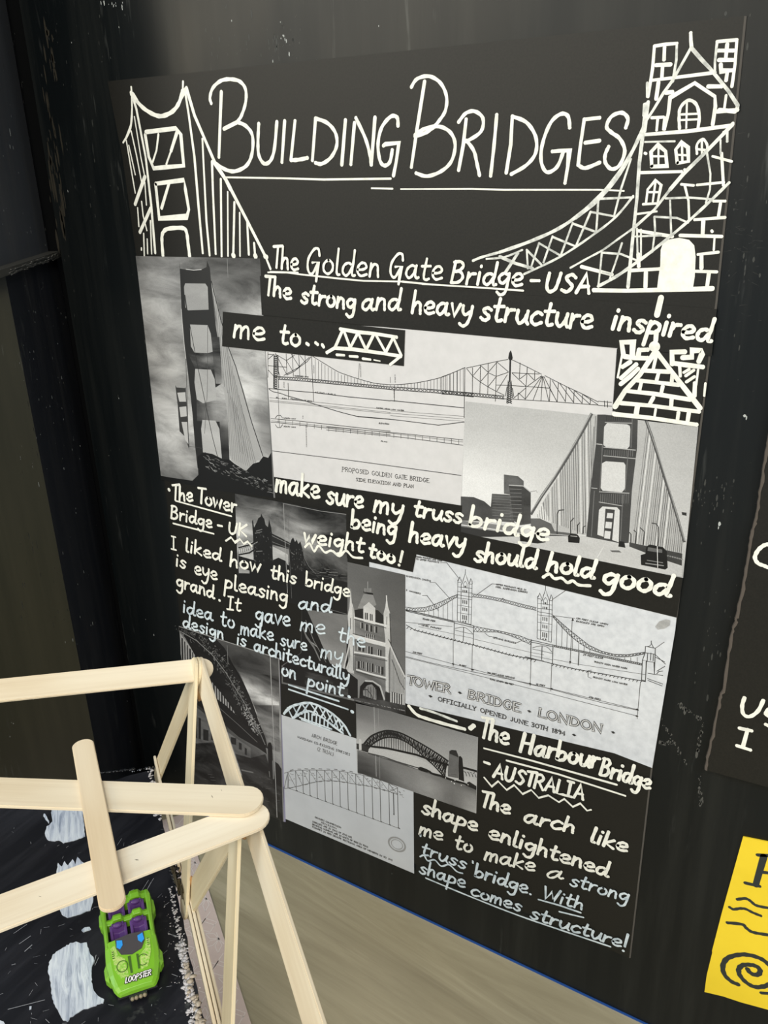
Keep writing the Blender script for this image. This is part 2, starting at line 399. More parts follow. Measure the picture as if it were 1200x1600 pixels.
side_upper = pil('trim_3', U0, LT + .035, -0.16, -0.006, LZ, 1.5, [M['side_upper'], M['wall']])
ledge = pil('trim_4', U0 - .001, LT + .02, -0.02, 0.0035, LZ - .004, LZ + .001, [mat('pale_ledge', (.055, .055, .05), .5)])  # ledge strip paler than the lower block
# raised brushed lip of dried paint along the ledge
bm = bmesh.new()
for i in range(60):
    u = rnd.uniform(U0, LT); L = rnd.uniform(.004, .014); c = Vector((A0[0] + d0[0] * u + n0[0] * .004, A0[1] + d0[1] * u + n0[1] * .004, LZ - rnd.uniform(0, .004)))
    rot = Matrix.Translation(c) @ Matrix.Rotation(math.atan2(d0[1], d0[0]), 4, 'Z') @ Matrix.Rotation(rnd.uniform(-.12, .12), 4, 'Y')
    bm_box(bm, (-L / 2, -.0004, -.0003), (L / 2, .0004, .0003), rot)
fix(bm); lip = from_bm('dried_paint', bm, mat('ledge_scuff', (.09, .09, .085), .5), side_lower); lip['kind'] = 'stuff'

# flecks, drips and scuffs of pale paint on the black walls
def wall_flecks(name, n_, place, parent, m_, size=(.0003, .0011), tall=1.6):
    bm = bmesh.new()
    for i in range(n_):
        o, u, v = place(); s_ = rnd.uniform(*size) * (1 if rnd.random() < .85 else 1.8); t = rnd.uniform(.8, tall * 2); k = rnd.randint(5, 7); ph = rnd.random() * 6
        bm.faces.new([bm.verts.new(o + u * (s_ * math.cos(ph + 6.283 * j / k) * rnd.uniform(.7, 1)) + v * (s_ * t * math.sin(ph + 6.283 * j / k))) for j in range(k)])
    o = from_bm(name, bm, m_, parent); o['kind'] = 'stuff'; return o
m_fleck = mat('pale_fleck', (.40, .42, .41), .6); m_scuff = mat('grey_scuff', (.032, .034, .031), .6); m_scuff2 = mat('brown_scuff', (.030, .026, .018), .6)
wall_back = bpy.data.objects['wall_back']; ux, uz = Vector((1, 0, 0)), Vector((0, 0, 1))
def at_px(x, y): return (on_wall(x, y, .00006), ux, uz)
box = lambda a, b, c, d: (lambda: at_px(rnd.uniform(a, c), rnd.uniform(b, d)))
gs = lambda x, y, sx, sy: (lambda: at_px(rnd.gauss(x, sx), rnd.gauss(y, sy)))
for n_, f_ in ((14, gs(178, 5, 10, 4)), (8, gs(440, 60, 10, 14)), (4, box(100, 0, 1100, 90)), (8, box(60, 100, 230, 900)), (7, box(110, 900, 250, 1180)), (2, gs(1120, 820, 6, 4)), (2, gs(1165, 655, 6, 4))):
    wall_flecks('paint_flecks', n_, f_, wall_back, m_fleck, (.0002, .0006))
for n_, f_ in ((40, gs(440, 65, 22, 16)), (26, gs(370, 60, 30, 40)), (40, box(70, 40, 160, 500)), (50, box(90, 200, 240, 1000)), (40, gs(1110, 770, 22, 16)), (14, gs(1160, 330, 22, 60)), (12, gs(1160, 470, 20, 90)), (20, gs(1130, 60, 40, 30)), (30, gs(1120, 1000, 18, 60)), (20, box(60, 0, 200, 120))):
    wall_flecks('scuff_marks', n_, f_, wall_back, m_scuff, (.00012, .0005), 2.2)
wall_flecks('scuff_marks', 46, lambda: at_px(68 + rnd.gauss(0, 6) + (Y_ := rnd.uniform(20, 380)) * .07, Y_), wall_back, m_scuff2, (.0005, .0012), 6)
for a_, b_ in (((1022, 1108), (1078, 1200)), ((1060, 1100), (1098, 1125)), ((1098, 1130), (1088, 1180)), ((1030, 1162), (1055, 1160)), ((1092, 1215), (1096, 1258))):      # dotted trails of dried glue
    wall_flecks('glue_dots', 26, lambda: (lambda t: at_px(a_[0] + (b_[0] - a_[0]) * t + rnd.gauss(0, 1.6), a_[1] + (b_[1] - a_[1]) * t + rnd.gauss(0, 1.6)))(rnd.random()), wall_back, mat('glue_dot_grey', (.075, .075, .07), .5), (.0002, .0006))
bm = bmesh.new()                                  # fine scratches on the right of the poster
for i in range(70):
    x, y = rnd.gauss(1160, 22), rnd.gauss(380, 60) if i < 50 else rnd.uniform(500, 1100); a, b = on_wall(x, y, .00007), on_wall(x + rnd.uniform(-14, 14), y + rnd.uniform(-3, 9), .00007); q = Vector((0, 0, .00008))
    if y > 480: b = a + (b - a) * .4
    bm.faces.new([bm.verts.new(p) for p in (a - q, b - q * .2, b + q * .2, a + q)])
o = from_bm('scratches', bm, m_scuff, wall_back); o['kind'] = 'stuff'
def on_face(a, b, c, d, up_=False):
    def f():
        p = on_upright(rnd.uniform(a, c), rnd.uniform(b, d), (A0[0] + n0[0] * (-.0058 if up_ else .0002), A0[1] + n0[1] * (-.0058 if up_ else .0002)), d0); return (p, Vector((d0[0], d0[1], 0)), uz)
    return f
wall_flecks('paint_flecks', 46, on_face(30, 440, 100, 760), side_lower, m_fleck, (.0002, .0005)); wall_flecks('paint_flecks', 16, on_face(95, 700, 150, 1020), side_lower, m_fleck, (.0002, .0007))
wall_flecks('scuff_marks', 90, on_face(30, 430, 110, 1000), side_lower, m_scuff, (.0002, .0007), 3)
wall_flecks('paint_flecks', 26, on_face(0, 30, 50, 380, True), side_upper, m_fleck, (.0002, .0006)); wall_flecks('scuff_marks', 60, on_face(0, 0, 60, 390, True), side_upper, mat('grey_scuff_2', (.08, .08, .08), .6), (.0002, .0008), 2)

# blue strip where the wall panel meets the table
struct(box_obj('trim_1', (-0.585, -0.0013, 0.0), (1.1, 0.0, 0.0010), mat('blue_edge_strip', (.015, .075, .30), .5)))

# table with a pale oak laminate top
tb = thing('table', (-0.1, -0.6, 0), 'pale oak laminate table under the paper and the stick bridge, against the black wall', 'table')
m_oak = mat('oak_laminate', (.40, .33, .22), .42); n = N(m_oak)
g1 = n.noise(26, (.09, 1, 1), 7, .7, rot=(0, 0, -.10), dist=.5); g2 = n.noise(120, (.05, 1, 1), 5, .7, rot=(0, 0, -.10)); g3 = n.noise(5, (.25, 1, 1), 3)
c = n.ramp(g1, [(.3, (.26, .222, .140)), (.5, (.375, .328, .215)), (.7, (.52, .46, .32))])
c = n.mix(n.ramp(g2, [(.55, (0, 0, 0)), (.75, (.55, .55, .55))]), c, (.20, .165, .105))
c = n.mix(n.ramp(g3, [(.4, (0, 0, 0)), (.7, (.35, .35, .35))]), c, (.44, .40, .30))
n.li(c, n.b.inputs['Base Color']); n.bump(g2, .1, .0003)
box_obj('tabletop', (-0.585, -0.95, -0.025), (0.62, -0.0003, 0.0), m_oak, tb, .0)
m_leg = mat('grey_metal_leg', (.25, .25, .26), .4, metal=.6)
for x in (-.52, .57):
    for y in (-.90, -.06): box_obj('leg', (x - .018, y - .018, FLOOR), (x + .018, y + .018, -.025), m_leg, tb, .002)

# pink patterned paper lying on the table under the bridge
pk = [on_level(288, 1271, .0006), on_level(413, 1664, .0006)]
dv = (pk[1] - pk[0]).normalized(); pv = Vector((dv.y, -dv.x, 0))
if pv.x > 0: pv = -pv
c0 = pk[0]; cs = [c0, c0 + dv * .42, c0 + dv * .42 + pv * .24, c0 + pv * .24]
m_pink = paper_mat('pink_paper', (.76, .62, .565), (.71, .57, .52), 60)
bm = bmesh.new(); bm_prism(bm, [(p.x, p.y, .0006) for p in cs], (0, 0, -.0005)); fix(bm)
pink = tag(from_bm('patterned_paper', bm, m_pink), 'dusty pink paper with fine white line pattern lying on the table under the bridge', 'paper')
bm = bmesh.new()
def pline(bm, a, b, w=.0007):
    P = [c0 + dv * a[0] + pv * a[1], c0 + dv * b[0] + pv * b[1]]; d = (P[1] - P[0]).normalized(); q = Vector((-d.y, d.x, 0)) * (w / 2)
    vs = [bm.verts.new((p.x, p.y, .00066)) for p in (P[0] - q, P[1] - q, P[1] + q, P[0] + q)]; bm.faces.new(vs)
inside = lambda a: 0.001 < a[0] < .419 and 0.001 < a[1] < .239
def pl(bm, a, b):
    if inside(a) and inside(b): pline(bm, a, b)
S_ = .046
for i in range(-1, 10):
    for j in range(-1, 6):
        u0, v0 = i * S_ + (j % 2) * S_ / 2, j * S_ * .62 + .004; k = S_ * .17
        for (a, b) in (((0, 0)), ((.7 * k, .7 * k)),):
            q = [(u0 + a + dx * k, v0 + b + dy * k) for dx, dy in ((1, 0), (0, 1), (-1, 0), (0, -1))]
            for t in range(4): pl(bm, q[t], q[(t + 1) % 4])
        cu, cv = u0 + S_ / 2, v0
        for t in range(6):
            an = t * math.pi / 3 + .3; L = S_ * .30; e = (cu + L * math.cos(an), cv + L * math.sin(an))
            for sgn in (-1, 1):
                mid = (cu + L * .5 * math.cos(an) - sgn * L * .2 * math.sin(an), cv + L * .5 * math.sin(an) + sgn * L * .2 * math.cos(an))
                pl(bm, (cu, cv), mid); pl(bm, mid, e)
        pl(bm, (u0 + k, v0), (cu - S_ * .3, cv)); pl(bm, (u0, v0 + k), (u0 - S_ / 4, v0 + S_ * .62 - k)); pl(bm, (u0, v0 + k), (u0 + S_ / 4, v0 + S_ * .62 - k))
from_bm('printed_pattern', bm, mat('pattern_white', (.86, .76, .71), .6), pink)
# ---------------------------------------------------------------- the bridge poster: black card, stuck-on prints, paint-pen lettering
poster = thing('poster', tuple(on_wall(640, 1500)), 'large black poster of bridge photographs, elevation drawings and white handwriting, stuck on the black wall', 'poster')
def sheet(name, px, off, mt, parent=poster, thick=.00005):
    if isinstance(px, str): px = pts(px)
    bm = bmesh.new(); bm_prism(bm, [on_wall(x, y, off) for x, y in px], (0, thick, 0)); fix(bm); return from_bm(name, bm, mt, parent)
br = on_wall(985, 1490)
# backing card; its lower left corner is hidden behind the stick bridge
bm = bmesh.new(); TK = .0012
P = [on_wall(168, 127, TK), on_wall(1163, 25, TK), on_wall(1118, 470, TK), on_wall(1056, 960, TK), on_wall(1017, 1200, TK), on_wall(983, 1497, TK)]
zb = P[-1].z
P += [Vector((-.487, -TK, zb)), on_wall(283, 980, TK), on_wall(258, 760, TK), on_wall(232, 560, TK), on_wall(213, 400, TK), on_wall(192, 250, TK)]
bm_prism(bm, P, (0, TK - .0001, 0)); fix(bm); back = from_bm('backing_card', bm, M['card'], poster)
# pale cut edge of the card down the right side
bm = bmesh.new(); q = P[1:6]
for a, b in zip(q[:-1], q[1:]):
    vs = [bm.verts.new(v) for v in ((a.x, -TK - .00004, a.z), (b.x, -TK - .00004, b.z), (b.x + .0009, -TK + .0006, b.z), (a.x + .0009, -TK + .0006, a.z))]; bm.faces.new(vs)
    vs = [bm.verts.new(v) for v in ((a.x + .0009, -TK + .0006, a.z), (b.x + .0009, -TK + .0006, b.z), (b.x + .0009, 0, b.z), (a.x + .0009, 0, a.z))]; bm.faces.new(vs)
from_bm('cut_edge', bm, M['card_edge'], poster)

o_tower, o_elev, o_dusk, o_road, o_strip, o_card, o_gird = .00130, .00133, .00150, .00155, .00166, .00170, .00165
s_tower = sheet('photo_print', '212,400 406,404 430,778 252,742', o_tower, M['print']); s_tower['label'] = 'dark photograph of a suspension bridge tower rising out of fog'
s_elev = sheet('drawing_sheet', '412,500 598,511 965,544 955,822 722,790 428,745', o_elev, M['paper']); s_elev['label'] = 'white sheet with a suspension bridge elevation and plan'
s_road = sheet('photo_print', '727,627 1091,667 1067,903 748,838 719,832', o_road, M['print']); s_road['label'] = 'grey photograph of old cars driving on a suspension bridge'
s_tel = sheet('drawing_sheet', '577,850 650,860 1057,965 1055,985 1019,1200 960,1177 637,1100 577,1080', o_elev, M['paper_mottled']); s_tel['label'] = 'mottled white sheet with an elevation of a twin-towered bascule bridge'
s_dusk = sheet('photo_print', '367,771 542,803 545,958 373,928', o_dusk, M['print']); s_dusk['label'] = 'dark photograph of a twin-towered bridge under storm clouds'
s_big = sheet('photo_print', '543,878 633,898 633,1116 555,1096 440,1068 440,1040 470,1020 472,940 545,960', o_road, M['print']); s_big['label'] = 'grey photograph of one ornate stone bridge tower with pinnacles'
s_arch = sheet('drawing_sheet', '440,1117 557,1153 600,1160 646,1237 647,1365 445,1279', o_tower, M['paper_grey']); s_arch['label'] = 'grey-white sheet with an arch bridge stress diagram'
s_harb = sheet('photo_print', '554.6,1096 747,1152 744,1271 558.5,1207', o_road, M['print']); s_harb['label'] = 'grey photograph of a steel arch bridge over calm water'
s_girder = sheet('photo_print', '280,978 435,1028 443,1284 303,1223', o_gird, M['print']); s_girder['label'] = 'dark photograph from below a steel arch bridge with a small sailboat'
bm = bmesh.new()                                   # shadow at the loose right edge of that print, painted as a lilac strip
a, b = on_wall(435.3, 1028, o_gird - .0001), on_wall(443.3, 1284, o_gird - .0001)
vs = [bm.verts.new(v) for v in (a, b, (b.x + .0022, -o_tower - .00005, b.z + .0006), (a.x + .0006, -o_tower - .00005, a.z))]; bm.faces.new(vs); fix(bm)
from_bm('curl_shadow', bm, mat('lilac_curl_shadow', (.30, .29, .42), .7), poster)
sheet('black_card', '406,431 1120,483 1112,556 965,544 598,510.5 409,492', o_strip, M['card'])
sheet('black_card', '348,487 633,516 631,572 347,541', o_card, M['card'])
sheet('black_card', '964,544.5 1107,557 1091,667 957,642', o_card, M['card'])
sheet('black_card', '429,746 722,790 720,831 748,838 1067,903 1057,965 650,866 541,838 541,802 431,778', o_strip, M['card'])
sheet('black_card', '541,836 651,864 645,894 577,878 542,872', o_card, M['card'])
sheet('black_card', '438,1068 556,1096 557,1154 439,1116', o_strip, M['card'])

for s_, grey in ((s_tower, 110), (s_road, 190), (s_dusk, 30), (s_big, 95), (s_harb, 150), (s_girder, 50)):
    ca = s_.data.color_attributes.new('tone', 'FLOAT_COLOR', 'POINT')
    for d_ in ca.data: d_.color = (tone(grey), 0, 0, 1)

# ---- print 1: tower in fog
I = Ink(o_tower + .00001); K = Crop(I, 210, 390, 4.104)
K.gr('10,42 804,58 892,1590 170,1450', [
 [95, 120, 110, 85, 70, 62], [125, 150, 120, 95, 80, 85], [175, 160, 130, 110, 150, 175], [130, 150, 140, 140, 170, 180],
 [160, 150, 120, 150, 165, 170], [110, 150, 150, 150, 190, 150], [165, 170, 150, 160, 185, 110], [175, 185, 180, 185, 165, 120], [150, 165, 140, 165, 190, 185], [110, 120, 90, 60, 60, 60]], .6)
K.po(160, '493,215 505,230 600,620 700,900 815,1330 712,1420 620,1350 590,1100 555,640', .05)
for i in range(14): K.ln(.7, 95, '%d,%d %d,%d' % (505 + i * 15, 250 + i * 62, 540 + i * 19, 800 + i * 40) if i < 6 else '%d,%d %d,%d' % (505 + i * 15, 250 + i * 62, 560 + i * 17, 1200 + i * 14))
for i in range(10): K.ln(.6, 110, '%d,%d %d,%d' % (600 + i * 6, 900 + i * 12, 615 + i * 14, 1340 + i * 6))
K.po(34, '288,72 293,122 330,128 430,128 462,112 466,70 484,118 497,260 510,380 520,480 540,600 556,700 560,860 590,1060 602,1200 608,1350 640,1400 520,1400 430,1440 405,1400 388,1250 372,1050 345,800 325,640 310,480 302,375 296,230')
K.gr('345,668 545,640 556,770 392,768', [[40, 80, 60], [60, 110, 75], [40, 70, 60]], .9)
K.gr('490,560 546,560 562,860 522,860', [[38, 36], [60, 55], [75, 90], [120, 150]], .8)
K.gr('398,965 566,855 604,1105 402,1100', [[60, 110, 165, 165], [45, 95, 150, 160], [40, 80, 120, 140]], .7)
K.gr('545,1085 600,1085 610,1350 562,1340', [[130, 150], [60, 80], [36, 36], [30, 30]], .3)
K.po(150, '326,216 455,218 470,240 476,385 345,390 326,370 318,240', .15)
K.po(38, '318,290 326,290 340,388 333,388')
K.po(158, '356,480 470,485 490,540 502,655 470,664 385,660 362,620', .1)
K.po(165, '390,765 490,770 515,830 526,965 440,985 400,960 385,850', .2)
K.po(170, '436,1092 520,1097 545,1150 561,1340 500,1310 440,1300 428,1150', .15)
K.ln(1.6, 30, '493,200 550,430 600,620 650,750 750,1100 824,1325')
K.ln(1.2, 40, '355,480 400,720 450,960 500,1200 535,1335'); K.ln(.8, 70, '470,487 468,900 450,1180')
K.ln(1.0, 190, '300,380 318,600 330,700')
K.ln(.9, 205, '330,126 380,132 430,128'); K.ln(.8, 130, '595,58 600,180')
K.po(52, '262,868 270,884 325,888 332,970 350,1280 325,1200 290,1165 278,1000')
K.po(180, '275,918 328,914 331,975 288,975'); K.po(180, '288,1010 334,1005 338,1068 296,1074'); K.po(178, '302,1105 340,1105 348,1250 326,1220')
K.ln(.9, 60, '330,700 348,1260'); K.ln(1.6, 55, '327,885 334,980 350,1270'); K.ln(.6, 60, '345,1260 440,1275')
K.po(18, '410,1445 372,1482 168,1452 170,1476 530,1545 892,1592 878,1300 858,1335 826,1326 800,1362 762,1372 715,1420 640,1372 608,1345 560,1345 500,1315 440,1300 404,1330')
for i in range(120):
    x = rnd.uniform(440, 870); y = 1330 + (x - 440) * .42 + rnd.uniform(-30, 60)
    K.ln(rnd.uniform(.4, 1), rnd.uniform(70, 150), '%f,%f %f,%f' % (x, y, x + rnd.uniform(6, 28), y + rnd.uniform(0, 16)))
I.build('printed_picture', M['print'], s_tower, True)

# ---- print 2: the road deck with cars
I = Ink(o_road + .00001); K = Crop(I, 700, 600, 3)
K.gr('82,82 1173,202 1102,908 58,698', [
 [176, 178, 178, 176, 174, 168], [184, 184, 182, 180, 178, 170], [190, 190, 188, 185, 182, 176], [205, 205, 195, 190, 186, 180],
 [222, 215, 200, 195, 190, 184], [222, 220, 205, 200, 195, 186], [190, 205, 205, 200, 195, 180], [150, 170, 180, 180, 175, 160]], .06)
K.po(72, '60,527 120,530 170,550 205,580 205,645 60,640', .3)
K.po(88, '388,630 430,630 500,662 600,690 605,712 388,695', .2)
K.po(176, '672,140 700,144 735,148 690,500 668,710 500,690 440,560 540,400', .05)
K.po(172, '888,168 930,172 985,330 1042,520 1105,730 1095,800 850,745 862,500 885,300', .05)
for i in range(26):
    t = i / 25; x = 668 - t * 250; y = 150 + t * 460; K.ln(.8, rnd.choice((60, 85, 120, 228)), '%f,%f %f,%f' % (x, y, x + 8 - t * 4, min(700, 716 - t * 90)))
for i in range(26):
    t = i / 25; x = 935 + t * 165; y = 185 + t * 510; K.ln(.8, rnd.choice((60, 85, 120, 228)), '%f,%f %f,%f' % (x, y, x - 60 * (1 - t) - 8, 745 + t * 50))
for x, y in ((692, 150), (684, 200), (706, 160)): K.ln(1.2, 120, '%d,%d %d,700' % (x, y, x - 28))
K.ln(4.6, 82, '674,138 640,205 600,275 560,345 500,440 440,525 388,612'); K.ln(1.4, 160, '670,138 596,275 496,438 384,606')
K.ln(4.2, 78, '928,170 955,245 982,330 1012,430 1042,520 1075,625 1108,742'); K.ln(1.2, 150, '932,175 986,330 1046,520 1110,735')
K.po(62, '735,143 890,163 886,300 862,500 847,745 800,748 690,735 648,720 668,500 692,290 700,143', .1)
K.po(196, '746,183 838,189 852,196 855,212 851,292 840,304 742,296 728,286 732,200', .03)
K.po(202, '740,362 824,368 832,380 830,490 815,508 725,500 716,488 722,372', .03)
K.po(205, '724,574 792,578 805,592 800,742 700,706 708,590', .03)
K.po(60, '738,584 782,590 768,748 728,738'); K.po(205, '747,604 774,606 771,630 743,628'); K.po(205, '740,645 769,648 766,678 736,675'); K.po(205, '735,688 763,691 759,726 732,723')
for y in (306, 346): K.ln(1.3, 170, '728,%d 880,%d' % (y - 10, y + 4))
for i in range(14): K.ln(.7, 115, '%d,310 %d,340' % (736 + i * 10, 735 + i * 10)); K.ln(.7, 110, '%d,515 %d,560' % (716 + i * 10, 714 + i * 10))
K.ln(1.2, 170, '672,487 700,490'); K.ln(1.2, 170, '708,505 850,512'); K.ln(1.2, 165, '707,553 820,572'); K.ln(1.3, 175, '690,280 724,284'); K.ln(1.6, 150, '735,180 864,184')
for i in range(12): K.ln(.8, 25, '%d,150 %d,172' % (745 + i * 10, 744 + i * 10))
for q in ('700,150 694,285', '864,165 858,300', '724,285 712,500', '845,310 830,500', '820,520 808,740', '686,500 672,715'): K.ln(1.2, 105, q)
K.po(92, '262,424 328,432 355,455 355,520 300,520 262,514', .5); K.po(76, '206,514 300,520 312,650 195,640', .5); K.po(60, '285,474 352,478 388,508 388,655 340,662 308,640', .5)
for i in range(9): K.ln(.7, 120, '290,%d 345,%d' % (492 + i * 18, 494 + i * 18)); K.ln(.6, 115, '208,%d 296,%d' % (525 + i * 13, 530 + i * 13))
K.ln(1.4, 175, '285,474 352,478 388,508'); K.ln(1.2, 60, '350,480 352,655'); K.ln(1, 150, '385,505 415,500 418,510')
K.po(120, '60,640 345,672 345,700 58,668', .2); K.ln(1.6, 205, '58,660 180,676 335,700'); K.po(48, '56,668 345,704 500,706 640,716 560,724 150,716 56,704')
K.po(186, '140,718 480,712 640,714 850,755 1000,800 1100,852 1096,903 600,820', .12)
K.po(58, '850,742 1098,795 1096,852 1000,820 850,762', .2)
for i in range(12): K.ln(1, 150, '%d,%d %d,%d' % (1010 + i * 8, 797 + i * 2, 1014 + i * 8, 804 + i * 2))
K.ln(1.1, 208, '730,762 700,812'); K.po(90, '758,780 800,780 815,790 770,788', .4)
for q in ('511,705 512,610 520,592 545,590', '575,705 575,645 590,628', '607,702 607,662 618,650', '632,705 634,670 645,665', '983,770 986,670 975,655 955,652', '916,755 920,692 900,673', '880,750 883,695 870,685', '857,745 858,705 850,695'): K.ln(1.4, 50, q)
K.po(22, '903,802 925,795 930,762 945,752 1008,765 1026,785 1030,862 1018,870 905,848', .1); K.po(95, '938,765 1004,776 1004,792 935,782'); K.ln(1.5, 140, '925,840 1012,852'); K.ln(1.2, 120, '932,826 1008,838'); K.ln(.8, 225, '981,760 983,862')
K.po(24, '562,712 575,702 608,706 618,722 616,746 564,742'); K.po(26, '802,736 826,740 832,768 798,762'); K.po(28, '336,702 452,706 458,742 420,748 338,736', .4); K.ln(1, 170, '574,712 606,715')
K.po(40, '1095,600 1118,603 1118,618 1098,614')
I.build('printed_picture', M['print'], s_road, True)

# ---- print 3: twin towers under storm clouds
I = Ink(o_dusk + .00001); K = Crop(I, 360, 760, 6)
K.gr('42,68 1090,262 1108,1190 78,1008', [
 [48, 50, 60, 50, 40, 36, 36], [75, 95, 115, 90, 55, 42, 38], [150, 110, 120, 150, 135, 60, 42], [205, 150, 120, 130, 150, 75, 45],
 [160, 120, 120, 105, 95, 70, 55], [170, 60, 80, 130, 75, 85, 75], [110, 40, 35, 45, 50, 80, 62], [35, 25, 25, 28, 30, 32, 30], [20, 20, 20, 24, 22, 22, 20], [18, 18, 18, 18, 18, 18, 18]], .9)
K.po(190, '78,560 210,520 218,690 85,660', .5); K.po(170, '392,560 470,600 540,640 545,740 470,680 400,700', .5)
K.po(24, '75,650 215,690 400,720 400,690 450,668 520,700 552,790 690,800 760,830 1105,900 1110,1190 78,1008 74,820 180,815 180,760 76,740')
K.po(150, '76,752 178,790 180,816 80,812', .4)
K.po(26, '203,330 211,308 222,385 250,330 262,296 282,285 290,255 302,285 318,305 330,362 352,382 362,308 382,385 392,452 398,722 228,712 215,520')
K.po(36, '386,440 470,480 560,530 672,602 672,642 560,592 388,545'); K.ln(1, 120, '390,462 560,545 668,612'); K.ln(1, 95, '392,520 560,585 668,640')
K.po(28, '553,560 572,498 588,478 606,520 622,498 636,540 656,515 682,612 694,800 555,795')
K.ln(2.2, 30, '75,575 180,548 250,510 302,445'); K.ln(2.2, 30, '76,642 180,622 240,580 300,460'); K.ln(1, 140, '78,590 185,560 255,520'); 
for i in range(9): K.ln(.8, 40, '%d,%d %d,%d' % (90 + i * 18, 580 - i * 6, 100 + i * 18, 632 - i * 8))
K.ln(2, 25, '680,650 720,740 770,815 840,850'); K.ln(1, 100, '690,665 735,750 800,820')
for q in ('240,420 298,402', '240,610 300,606', '230,440 295,425', '570,620 600,640'): K.ln(1.1, 110, q)
for i in range(60):
    x, y = rnd.choice(((rnd.uniform(225, 385), rnd.uniform(400, 700)), (rnd.uniform(560, 685), rnd.uniform(580, 780)))); K.ln(.8, rnd.uniform(60, 105), '%f,%f %f,%f' % (x, y, x + 1, y + rnd.uniform(6, 18)))
for i in range(26): 
    x = rnd.uniform(690, 1040); y = 760 + rnd.uniform(0, 110); K.ln(.8, rnd.uniform(60, 120), '%f,%f %f,%f' % (x, y, x + rnd.uniform(20, 70), y + rnd.uniform(0, 12)))
K.ln(.9, 150, '497,158 515,560 535,1000'); K.ln(.6, 95, '545,280 552,620 575,1050'); K.ln(.9, 130, '497,160 850,232 1088,262 1092,300')
I.build('printed_picture', M['print'], s_dusk, True)

# ---- print 4: one ornate stone tower
I = Ink(o_road + .00001); K = Crop(I, 530, 850, 5.714)
K.gr('74,160 590,275 590,1520 74,1405', [[92, 90, 84, 82], [98, 92, 86, 84], [104, 98, 92, 90], [112, 105, 98, 94], [125, 112, 104, 98], [130, 120, 110, 104], [135, 125, 112, 110], [120, 110, 105, 105]], .08)
K2 = Crop(I, 460, 930, 6.667)
K2.po(20, '85,70 560,205 560,800 660,880 660,1090 -120,905 -120,735 70,600 80,70')
K2.gr('128,148 562,208 530,770 372,712', [[100, 108, 112], [105, 112, 110], [118, 112, 115], [135, 130, 128], [128, 140, 150]], .15)
K2.po(22, '372,712 530,770 545,800 420,760'); K2.po(110, '92,330 130,420 200,520 275,680 262,684 205,560 120,440 88,350', .3)
K2.ln(1.2, 150, '165,480 240,540'); K2.ln(1, 120, '118,260 200,470 330,700'); K2.ln(1, 90, '150,470 215,510 200,540')
K2.po(60, '110,790 270,830 420,880 400,930 110,850', .8); K2.po(45, '110,880 560,960 560,1050 300,990 110,930', .9)
K.po(112, '100,650 135,600 440,680 440,1330 340,1240 200,1180 118,1150', .4)
K.po(36, '136,590 216,575 218,690 140,655'); K.po(36, '318,590 345,590 395,640 395,712 320,700')
K.po(132, '165,572 218,445 302,455 332,545 300,560 265,520 235,560 215,578', .2); K.ln(2.6, 20, '217,428 260,440 303,447')
for x in (228, 240, 255, 268, 282): K.ln(.9, 150, '%d,%d %d,432' % (x, 395 if x != 255 else 335, x))
K.po(190, '215,560 265,518 322,572 322,720 216,694', .15)
K.po(188, '76,640 92,560 102,392 112,520 130,570 138,650 132,1160 78,1140 60,1110 100,1000', .2); K.ln(1, 60, '124,560 128,1130'); K.ln(1, 90, '100,660 100,760')
K.po(192, '396,620 412,560 424,460 436,560 458,630 462,740 455,900 440,1000 442,1330 415,1310 412,860 400,740', .2); K.ln(1.6, 45, '452,620 462,900'); K.ln(1.8, 200, '422,458 424,520'); K.ln(1, 60, '426,650 424,720')
for q in ('130,655 260,690 420,730', '120,812 260,850 415,890', '132,965 260,985 430,1020', '150,1120 280,1160 420,1195'): K.ln(2.6, 210, q)
K.ln(4.4, 205, '125,830 260,868 412,905')
for q in ('132,672 420,750', '120,800 300,845', '130,985 430,1045', '150,1140 420,1215'): K.ln(1, 55, q)
for x, y, w, h in ((230, 612, 11, 60), (245, 614, 11, 60), (274, 622, 11, 60), (289, 626, 10, 58), (196, 700, 18, 52), (236, 715, 20, 58), (276, 724, 20, 58), (322, 735, 18, 56), (168, 900, 26, 50), (205, 905, 18, 55), (258, 912, 18, 66), (280, 918, 20, 66), (345, 940, 14, 55), (364, 945, 14, 55), (162, 1045, 22, 65), (192, 1045, 14, 60), (208, 1050, 12, 60), (246, 1058, 18, 75), (268, 1062, 16, 75), (288, 1066, 18, 75), (332, 1085, 14, 60), (348, 1090, 12, 58), (374, 1095, 22, 70)):
    K.po(42, '%d,%d %d,%d %d,%d %d,%d' % (x, y, x + w, y + 3, x + w, y + h + 3, x, y + h)); K.ln(.9, 190, '%d,%d %d,%d' % (x - 3, y, x - 3, y + h))
K.po(30, '230,798 315,815 315,838 230,822'); 
for i in range(14): K.ln(1.4, 200, '%d,%d %d,%d' % (140 + i * 20, 655 + i * 5.2, 140 + i * 20, 664 + i * 5.2))
for i in range(5): K.ln(1, 180, '%d,%d %d,%d' % (236 + i * 17, 798 + i * 3, 236 + i * 17, 838 + i * 3))
K.po(28, '178,1392 186,1272 228,1225 300,1236 362,1282 398,1405 300,1400', .2); K.po(140, '212,1310 250,1262 292,1252 330,1300 332,1395 215,1352', .5); K.ln(2.2, 185, '230,1222 300,1226 365,1268 405,1390'); K.ln(1.4, 35, '205,1300 250,1300 290,1350 300,1390')
for x in (235, 258, 282, 305, 322): K.ln(1, 60, '%d,1275 %d,1380' % (x, x))
K.po(40, '410,1320 455,1330 455,1445 410,1430'); K.po(162, '458,900 500,1010 540,1110 588,1210 588,1500 455,1440', .1)
for i in range(9): K.ln(.7, 120, '%d,%d %d,1330' % (470 + i * 13, 960 + i * 30, 470 + i * 13))
